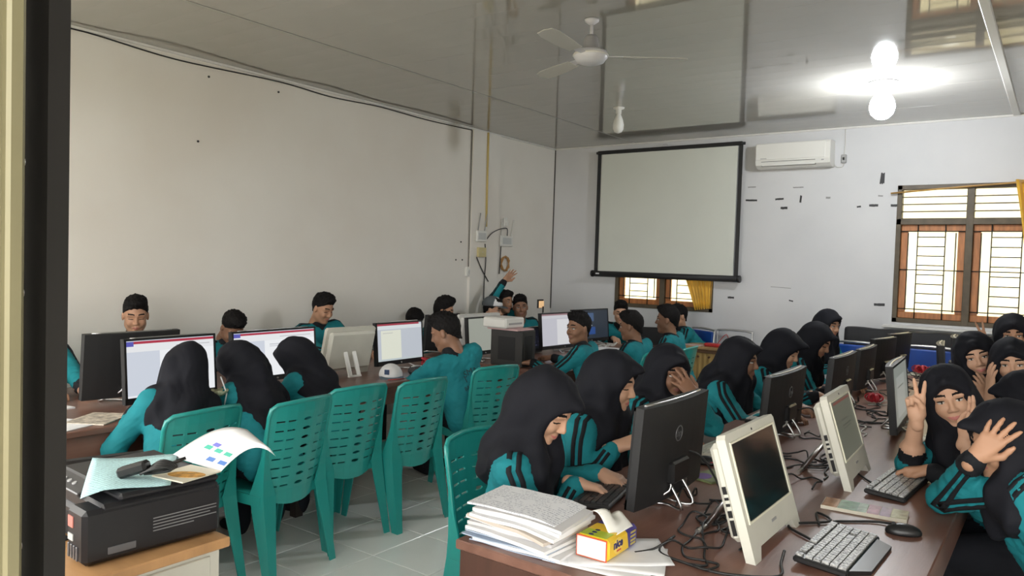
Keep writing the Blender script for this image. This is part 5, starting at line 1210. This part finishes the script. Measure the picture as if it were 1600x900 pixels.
    VV, QQ, MM = [V], [Q], [mi]; n = len(V)
    hv, hq, hm = head_mesh(smile, .0042 if near else .006, eyes_down); P = C+hv@HM.T
    VV.append(P); QQ.append(hq+n); MM.append(hm); n += len(P)
    for (W, x, z, side, pose, hide) in hands:
        if hide: continue
        v, q = hand_mesh(W, x, z, side, pose, .0045 if near else .007, sc*(.96 if girl else 1.03))
        VV.append(v); QQ.append(q+n); MM.append(np.zeros(len(q), int)); n += len(v)
    root = thing('person', label, 'person', (hip[0], hip[1], 0), 0, group or 'students at the computers')
    O = np.array((hip[0], hip[1], 0.))
    me = np_mesh('body', np.concatenate(VV)-O, np.concatenate(QQ), np.concatenate(MM), [SKIN[tone], M_SHIRT, M_TRIM, M_TROUSER, M_LIP[tone], M_HAIR, M_EYE, M_IRIS])
    body = link('body', me, root)
    # sleeve stripes that follow the arm
    if stripes:
        for (S, E, W, side, fe) in arms:
            pts = []; nk = T(.97, side*.05, -.01)
            out = unit(np.array((0, 0, .55))+lat*side*.9+cf*.1) if sdir is None else unit(sdir)
            samples = []
            for t in np.linspace(.15, 1, 6): samples.append((nk+(S-nk)*t, S-nk, unit(sp+np.array((0, 0, .4)))))
            for t in np.linspace(.12, .95, 9): samples.append((S+(E-S)*t, E-S, out))
            for t in np.linspace(.05, fe, 9): samples.append((E+(W-E)*t, W-E, out))
            dirs = []
            for (p, ax, o) in samples: o = o-unit(ax)*(o@unit(ax)); dirs.append(unit(o))
            for _ in range(3): dirs = [unit(dirs[max(i-1, 0)]+dirs[i]*1.5+dirs[min(i+1, len(dirs)-1)]) for i in range(len(dirs))]
            pos = np.array([s[0] for s in samples]); tan = np.array([unit(samples[min(i+1, len(samples)-1)][0]-samples[max(i-1, 0)][0]) for i in range(len(samples))])
            D_ = np.array(dirs); D_ = D_-tan*(D_*tan).sum(1, keepdims=True); D_ /= np.linalg.norm(D_, axis=1, keepdims=True)
            S_ = np.cross(tan, D_); mb = MB()
            for off in (-.015, .015):
                offs = np.array((-.0085, 0, .0085))
                dd = D_[:, None]*.05+S_[:, None]*((off+offs)*.9)[None, :, None]; dd /= np.linalg.norm(dd, axis=2, keepdims=True)
                P_ = np.repeat(pos[:, None], 3, 1); t = np.zeros(P_.shape[:2])
                for _ in range(14): t = t+np.clip(-b.field(P_+dd*t[..., None])*.9, -.01, .03)
                outp = P_+dd*(t+.0045)[..., None]-O; inn = P_+dd*(t-.014)[..., None]-O
                mb.grid([[inn[i, 0], outp[i, 0], outp[i, 1], outp[i, 2], inn[i, 2]] for i in range(len(pos))], 0, True)
            mb.build('sleeve_stripe', M_TRIM, body)
    if girl:
        s_ = Body(); kk = .055
        s_.ell(Hp((-.014, 0, .036)), np.array((.119, .098, .108))*sc, np.stack([fw, lf, up], 1), k=kk)
        s_.ell(Hp((.004, 0, -.036)), np.array((.089, .082, .112))*sc, np.stack([fw, lf, up], 1), k=kk)
        for s in (-1, 1): s_.cap(Hp((.052, s*.062, .03)), Hp((.094+peak*.5, 0, .08-peak*.15)), .017, .017, k=.025)
        if peak: s_.cap(Hp((.08, 0, .085)), Hp((.106+peak, 0, .074-peak*.2)), .016, .006, k=.03)
        nb = NB; g = np.array((0, 0, -1.))
        s_.cap(Hp((-.02, 0, -.07)), nb+cf*.03-sp*.05, .088*sc, .10*sc, k=kk)
        ch = Hp((.012, 0, -.1)); en = ch+g*.14*fdrape+(nb+cf*.06-ch)*.35
        for s in (-1, 1): s_.cap(ch+lat*s*.02, en+lat*s*.055*sc, .058*sc, .072*sc, k=kk)
        s_.cap(Hp((-.045, 0, -.02)), nb-cf*.055-sp*.07, .096*sc, .105*sc, k=kk)
        s_.cap(nb-cf*.055-sp*.07, nb-cf*.065-sp*.16*drape, .105*sc, .082*sc, k=kk)
        for s in (-1, 1): s_.cap(nb-sp*.0, nb+lat*s*.085*sc-sp*.04, .085*sc, .075*sc, k=kk)
        s_.cut(Hp((.165, 0, -.028)), np.array((.122, .112, .105))*sc, np.stack([fw, lf, up], 1), k=.012)
        tb = Body(); tb.p = b.p[:7]; cc = nb-sp*.055; rx = np.array(((.138+.02*drape)*sc, .15*drape, .30)); AX = np.stack([lat, sp, cf], 1)
        def cape(P): x = (P-cc)@AX; r = np.linalg.norm(x/rx, axis=-1); return np.maximum(tb.field(P)-.025, (r-1)*.16)
        hv_, hq_ = s_.mesh(.0095 if near else .014, 2, cape); nn = vnormals(hv_, hq_)
        rel = (hv_-C)@np.stack([fw, lf, up], 1); th = np.arctan2(rel[:, 1], rel[:, 0]); low = np.clip((.03-rel[:, 2])/.2, 0, 1)
        fold = np.sin(th*4+2.2*np.sin(th*1.5+seed)+rel[:, 2]*22+seed)*.6+np.sin(th*7+seed*2-rel[:, 2]*26)*.4
        hv_ = hv_+nn*((.002+.0115*low)*fold)[:, None]+nn*(wob(hv_, 24, seed+9)*.0048)[:, None]
        link('headscarf', np_mesh('headscarf', hv_-O, hq_, np.zeros(len(hq_), int), [M_SCARF]), root)
    else:
        s_ = Body()
        s_.ell((-.015, 0, .043), (.1015, .0795, .0905+hair_h), k=.03); s_.ell((.020, 0, .104+hair_h*.7), (.078, .064, .034+hair_h*.4), k=.03)
        s_.cap((-.055, 0, -.01), (-.075, 0, -.06), .052, .03, k=.03)
        s_.plane(unit((-.78, 0, 1.)), .0045, k=.006); s_.cut((.13, 0, .0), (.055, .08, .066), k=.015)
        for s in (-1, 1): s_.cut((.0, s*.09, -.025), (.022, .03, .034), k=.008)
        v, q = s_.mesh(.0055 if near else .0075, 1); nn = vnormals(v, q); tuft = np.clip((v[:, 2]-.05)/.06, 0, 1); v = v+nn*(wob(v, 70, seed)*(.002+.003*tuft)+wob(v, 190, seed+1)*(.0018+.003*tuft))[:, None]+np.array((.35, 0, 1.))*(np.abs(wob(v*np.array((.5, 1, .3)), 230, seed+3))*.007*tuft)[:, None]
        link('hair', np_mesh('hair', C+v@HM.T-O, q, np.zeros(len(q), int), [M_HAIR]), root)
    if lettering:                                           # words printed across the back of the jersey
        for (txt, sz, s0, l0, curve) in lettering:
            me = text_mesh(txt, sz, 0.0); co = np.array([v.co for v in me.vertices])
            X = -lat
            if curve: aa = co[:, 0]/curve; u_ = curve*np.sin(aa); w_ = co[:, 1]-curve*(1-np.cos(aa))
            else: u_, w_ = co[:, 0], co[:, 1]
            q = hip+(NB-hip)*s0+X[None]*(u_+l0)[:, None]+sp[None]*w_[:, None]; d = -cf; t = np.zeros(len(q))
            for _ in range(16): t = t-np.clip(b.field(q+d*t[:, None]), -.05, .03)*.9
            out = q+d*(t+.011)[:, None]-O
            me.vertices.foreach_set('co', np.array(out, np.float32).ravel()); me.materials.clear(); me.materials.append(M_PRINT)
            link('back_lettering', me, body)
    return dict(root=root, HM=HM, C=C, O=O, body=b, T=T, hip=hip, NB=NB)
# ------------------------------------------------------------------ the students
D_, U_ = (0, 0, -1), (0, 0, 1)
# girls along the near side of the right table
person('girl in black headscarf typing with bowed head behind the paper stack', (-1.47, 2.235, 1.085), 22, look=4, pitch=30, girl=True, near=True, eyes_down=True, smile=True, tone=1, peak=.022, seed=1,
       R=dict(w=(-1.40, 2.345, .80), x=(.9, .45, -.12), z=(-.2, .1, 1), pose='type', cuff=0), L=dict(w=(-1.40, 2.52, .80), x=(.95, .1, -.1), z=(0, 0, 1), pose='type', cuff=0), drape=.68, fdrape=1.4, lettering=[('SMA', .055, .62, 0, .16)], hip=(-1.67, 2.27))
person('girl in black headscarf in profile behind the large black monitor', (-1.53, 2.83, 1.10), 10, look=10, pitch=10, girl=True, near=True, eyes_down=True, tone=1, peak=.018, seed=2,
       R=dict(w=(-1.44, 2.70, .86), x=(.75, .5, .35), z=(0, -.5, .8), pose='relax', cuff=0), L=dict(w=(-1.30, 2.98, .80), x=(.9, -.3, -.1), pose='type'), drape=1.1, fdrape=1.6)
person('girl covering her face with one spread hand', (-1.56, 3.47, 1.075), -5, look=-32, pitch=4, girl=True, near=True, tone=2, peak=.014, seed=3,
       L=dict(w=(-1.375, 3.37, .985), x=(-.52, -.10, .62), z=(.75, -.6, .2), pose='open', cuff=0), R=dict(w=(-1.42, 3.3, .80), x=(.7, .6, -.1), pose='type'), elbows=((.35, .75, -.8), None))
person('girl in profile with striped sleeve in front of the gold desk', (-1.55, 4.47, 1.05), 5, look=4, pitch=4, girl=True, near=True, tone=2, peak=.014, seed=4, smile=False,
       R=dict(w=(-1.22, 4.28, .80), x=(.85, .4, -.15), pose='type', cuff=0), L=dict(w=(-1.25, 4.6, .80), x=(.9, -.2, -.1), pose='type'), drape=1.5, fdrape=1.6, tlen=.52)
person('girl with pointed black scarf brim bending toward the third monitor', (-1.50, 5.17, 1.065), 5, look=2, pitch=22, girl=True, near=True, tone=1, peak=.04, seed=5, eyes_down=True,
       R=dict(w=(-1.24, 5.02, .81), x=(.8, .5, -.15), pose='type'), L=dict(w=(-1.25, 5.3, .80), x=(.9, -.2, -.1), pose='type'), drape=1.5)
person('girl with pointed scarf looking down, farthest of the seated row', (-1.45, 5.80, 1.085), 5, look=-4, pitch=24, girl=True, tone=0, peak=.04, seed=6, eyes_down=True, drape=1.5)
person('girl in dark scarf half hidden beside the back wall', (-1.68, 7.1, 1.125), -20, look=-25, pitch=8, girl=True, tone=0, peak=.01, seed=7, hipz=.62, tlen=.5, stand=True)
# girls on the right side of the right table
person('girl tilting her head and making two peace signs', (-.36, 3.56, 1.095), 205, look=-80, pitch=2, roll=18, girl=True, near=True, tone=1, peak=.0, seed=8, smile=True, lean=190,
       R=dict(w=(-.452, 3.40, 1.02), x=(-.10, -.05, 1.0), z=(-.05, .9, .2), pose='peace', bare=.35), L=dict(w=(-.27, 3.29, .99), x=(.25, .1, .95), z=(.6, .65, -.1), pose='two', bare=.42),
       elbows=((.3, -.2, -1), (-.2, .4, -1)), drape=1.2)
person('smiling girl resting her cheek on her hand near the far monitors', (-.375, 4.92, 1.155), 225, look=-80, pitch=4, roll=18, girl=True, near=True, tone=1, seed=9, smile=True, lean=200,
       L=dict(w=(-.305, 4.80, .925), x=(-.25, -.05, .95), z=(.7, -.6, .0), pose='cup', cuff=0), R=dict(w=(-.40, 4.95, .80), x=(-.8, -.4, 0), pose='relax'), elbows=((.4, -.2, -1), None))
person('girl with hand beside her cheek looking at the camera, right edge', (-.205, 4.80, 1.14), 215, look=-84, pitch=2, roll=6, girl=True, near=True, tone=1, seed=10, smile=True, lean=190,
       R=dict(w=(-.285, 4.68, .985), x=(-.05, .0, 1), z=(-.85, -.4, .0), pose='flat', cuff=0, bare=.5), elbows=(None, (-.2, -.3, -1)))
person('girl raising both hands behind the other girls at the right edge', (-.255, 5.90, 1.225), 250, look=-84, pitch=4, roll=4, girl=True, tone=0, seed=11, smile=True, lean=200, hipz=.66, stand=True,
       R=dict(w=(-.40, 5.74, 1.15), x=(-.35, 0, 1), z=(.1, .9, 0), pose='peace', cuff=0), L=dict(w=(-.1, 5.75, 1.15), x=(.2, 0, 1), z=(.1, .9, 0), pose='peace', cuff=0))
person('girl in black scarf bowed behind the hand of the nearest right girl', (-.115, 3.98, 1.055), 200, look=205, pitch=20, girl=True, near=True, tone=1, seed=12, peak=.02, lean=200)
person('girl hiding her face behind her hand at the right table edge', (-.135, 2.97, 1.055), 195, look=-145, pitch=14, girl=True, near=True, tone=0, seed=13, peak=.035, lean=195,
       L=dict(w=(-.205, 2.86, 1.01), e=(-.31, 3.06, .81), x=(.42, -.02, .66), z=(-.1, -.95, .2), pose='open'), R=dict(w=(-.395, 3.42, .815), x=(-.95, .1, -.12), z=(-.1, .1, 1), pose='type'), elbows=((-.7, .1, -.75), (.1, .4, -.3)), drape=.62, fdrape=.3, hip=(.17, 2.85), sdir=(-.2, -.9, -.45))
# girls with their backs to the camera at the left table
person('girl in black headscarf leaning right against her neighbour, back turned', (-3.60, 2.10, 1.0), 172, look=165, pitch=24, roll=24, girl=True, near=True, eyes_down=True, seed=14, drape=1.9, hip=(-3.34, 1.95), stripes=False, lettering=[('SMA', .055, .58, -.02, .16)], L=dict(w=(-3.75, 1.93, .79), x=(-.6, .6, 0)), R=dict(w=(-3.78, 2.25, .79), x=(-.9, -.2, 0)))
person('girl in black headscarf leaning left against her neighbour, back turned', (-3.62, 2.44, .985), 182, look=190, pitch=26, roll=-24, girl=True, near=True, eyes_down=True, seed=15, drape=1.7, hip=(-3.33, 2.42), stripes=False, L=dict(w=(-3.8, 2.35, .79), x=(-.9, .2, 0)), R=dict(w=(-3.8, 2.6, .79), x=(-.9, -.2, 0)))
person('girl in black headscarf slumped sideways over the left table', (-3.73, 2.90, .97), 192, look=205, pitch=22, roll=-22, girl=True, near=True, eyes_down=True, tone=1, seed=16, drape=1.9, hip=(-3.36, 2.93), stripes=False, lettering=[('SMA', .05, .66, .02, .16), ('BATUK', .032, .52, .02, .3)], L=dict(w=(-3.86, 2.78, .80), x=(-.7, .3, .3), pose='relax', cuff=0), R=dict(w=(-3.85, 3.1, .79), x=(-.9, -.2, 0)))
# boys behind the left table
person('arm and shoulder of a student at the far left behind the door edge', (-4.95, 1.93, 1.13), -8, look=-10, pitch=15, tone=0, seed=17, eyes_down=True, L=dict(w=(-4.52, 2.02, .79), x=(.9, .2, -.1), pose='type'), R=dict(w=(-4.5, 1.86, .79), x=(.9, .2, -.1), pose='type'))
person('short haired boy looking down over the back of the leftmost monitor', (-5.1, 2.62, 1.155), -15, look=-24, pitch=12, tone=0, seed=18, near=True, eyes_down=True, hipz=.55, hip=(-5.2, 2.66))
person('boy with bowed head behind the second document monitor', (-5.0, 3.30, 1.045), -5, look=-8, pitch=42, tone=2, seed=19, eyes_down=True, hip=(-5.23, 3.33))
person('boy in teal polo looking down at the cream computer', (-5.12, 4.25, 1.15), -12, look=4, pitch=20, tone=0, seed=20, near=True, eyes_down=True, hipz=.55, L=dict(w=(-4.75, 4.45, .79), x=(.9, -.2, 0)), R=dict(w=(-4.75, 4.15, .79), x=(.9, .2, 0)), hip=(-5.2, 4.3))
person('boy whose hair alone shows above the yellowish page monitor', (-5.05, 5.30, .99), -5, look=-20, pitch=35, tone=2, seed=21, eyes_down=True, hip=(-5.23, 5.33))
person('student with black hair behind the turned away monitor', (-5.05, 5.74, 1.08), 0, look=30, pitch=10, tone=0, seed=22, girl=False, hair_h=.02, eyes_down=True, hip=(-5.17, 5.8))
pcap = person('boy in grey cap seen in profile behind the white computer', (-5.05, 6.55, 1.065), 0, look=18, pitch=6, tone=1, seed=23, hip=(-5.17, 6.6))
person('boy waving one raised arm below the cable coil', (-5.13, 6.87, 1.137), -20, look=-2, pitch=0, roll=-10, tone=0, seed=24, smile=True, R=dict(w=(-5.09, 6.80, 1.385), x=(.45, .35, .65), z=(-.55, .55, .4), pose='open'), elbows=(None, (-.1, -.6, .1)), hipz=.62, hip=(-5.2, 7.0))
person('round faced boy at the corner beside the waving boy', (-4.98, 6.97, 1.085), -35, look=-48, pitch=0, roll=4, tone=2, seed=25, smile=True, sc=1.06)
# boys around the far table
person('boy seen from behind leaning on his elbow with lettered jersey back', (-3.52, 4.02, 1.085), 165, look=202, pitch=18, tone=2, near=True, seed=26, eyes_down=True, hip=(-3.32, 4.10), sc=1.06, stripes=False, lettering=[('SMA', .06, .64, .04, .14), ('1', .07, .55, -.02, 0), ('BATUK', .04, .42, 0, .4)],
       L=dict(w=(-3.50, 3.94, .80), x=(.3, .9, 0), pose='relax', cuff=0), R=dict(w=(-3.46, 4.02, .84), x=(-.2, -.9, .1), pose='fist', cuff=0), elbows=((-.9, -.5, -.3), (-.4, .6, -.7)))
person('boy turning round to look at the camera with arm on the table', (-3.11, 5.16, 1.085), 195, look=250, pitch=0, tone=2, near=True, seed=27, hip=(-2.93, 5.22), L=dict(w=(-3.42, 4.98, .795), x=(-.92, -.35, -.05), z=(0, 0, 1), pose='relax'), R=dict(w=(-3.5, 5.4, .79), x=(-.9, 0, 0)), elbows=((.1, -.5, -.8), None))
person('short haired boy seen from behind at the far table', (-3.0, 5.85, 1.075), 180, look=192, pitch=6, tone=2, seed=28, hip=(-2.84, 5.88))
person('boy in profile facing left near the curtain window', (-2.9, 6.37, 1.115), 188, look=198, pitch=0, tone=2, seed=29, hip=(-2.76, 6.42))
person('boy facing the room below the left end of the curtain window', (-4.03, 7.6, 1.065), -55, look=-60, pitch=10, tone=1, seed=30, eyes_down=True)
person('boy seated below the gold curtain turned to the left', (-3.50, 7.98, 1.043), 215, look=238, pitch=6, tone=0, seed=31, eyes_down=True)
# the grey cap
C = pcap['C']; HMt = pcap['HM']; O = Vector(pcap['O'])
cap = thing('baseball_cap', 'grey cap with white front worn by the boy at the wall', 'cap', tuple(C+HMt@np.array((0, 0, .07))))
M3 = Matrix(HMt.tolist()).to_4x4(); cap.matrix_world = Matrix.Translation(Vector(C)) @ M3
b = Body(); b.ell((-.014, 0, .055), (.118, .096, .10), k=.02); b.plane(unit((-.1, 0, 1)), .045, k=.006); V, Q = b.mesh(.009, 1); ci = (V[Q].mean(1)[:, 0] > .03).astype(int)
link('crown', np_mesh('crown', V, Q, ci, [mat('grey_cap_cloth', (.10, .115, .125), .8), M_PAPER]), cap)
piece('visor', sheet_grid(lambda u, v: (.07+.10*u*math.cos((v-.5)*1.7), .115*math.sin((v-.5)*1.7)*(1-.1*u), .055-.010*u), 6, 12, .004), MATS['grey_cap_cloth'], cap)
bpy.context.view_layer.update()
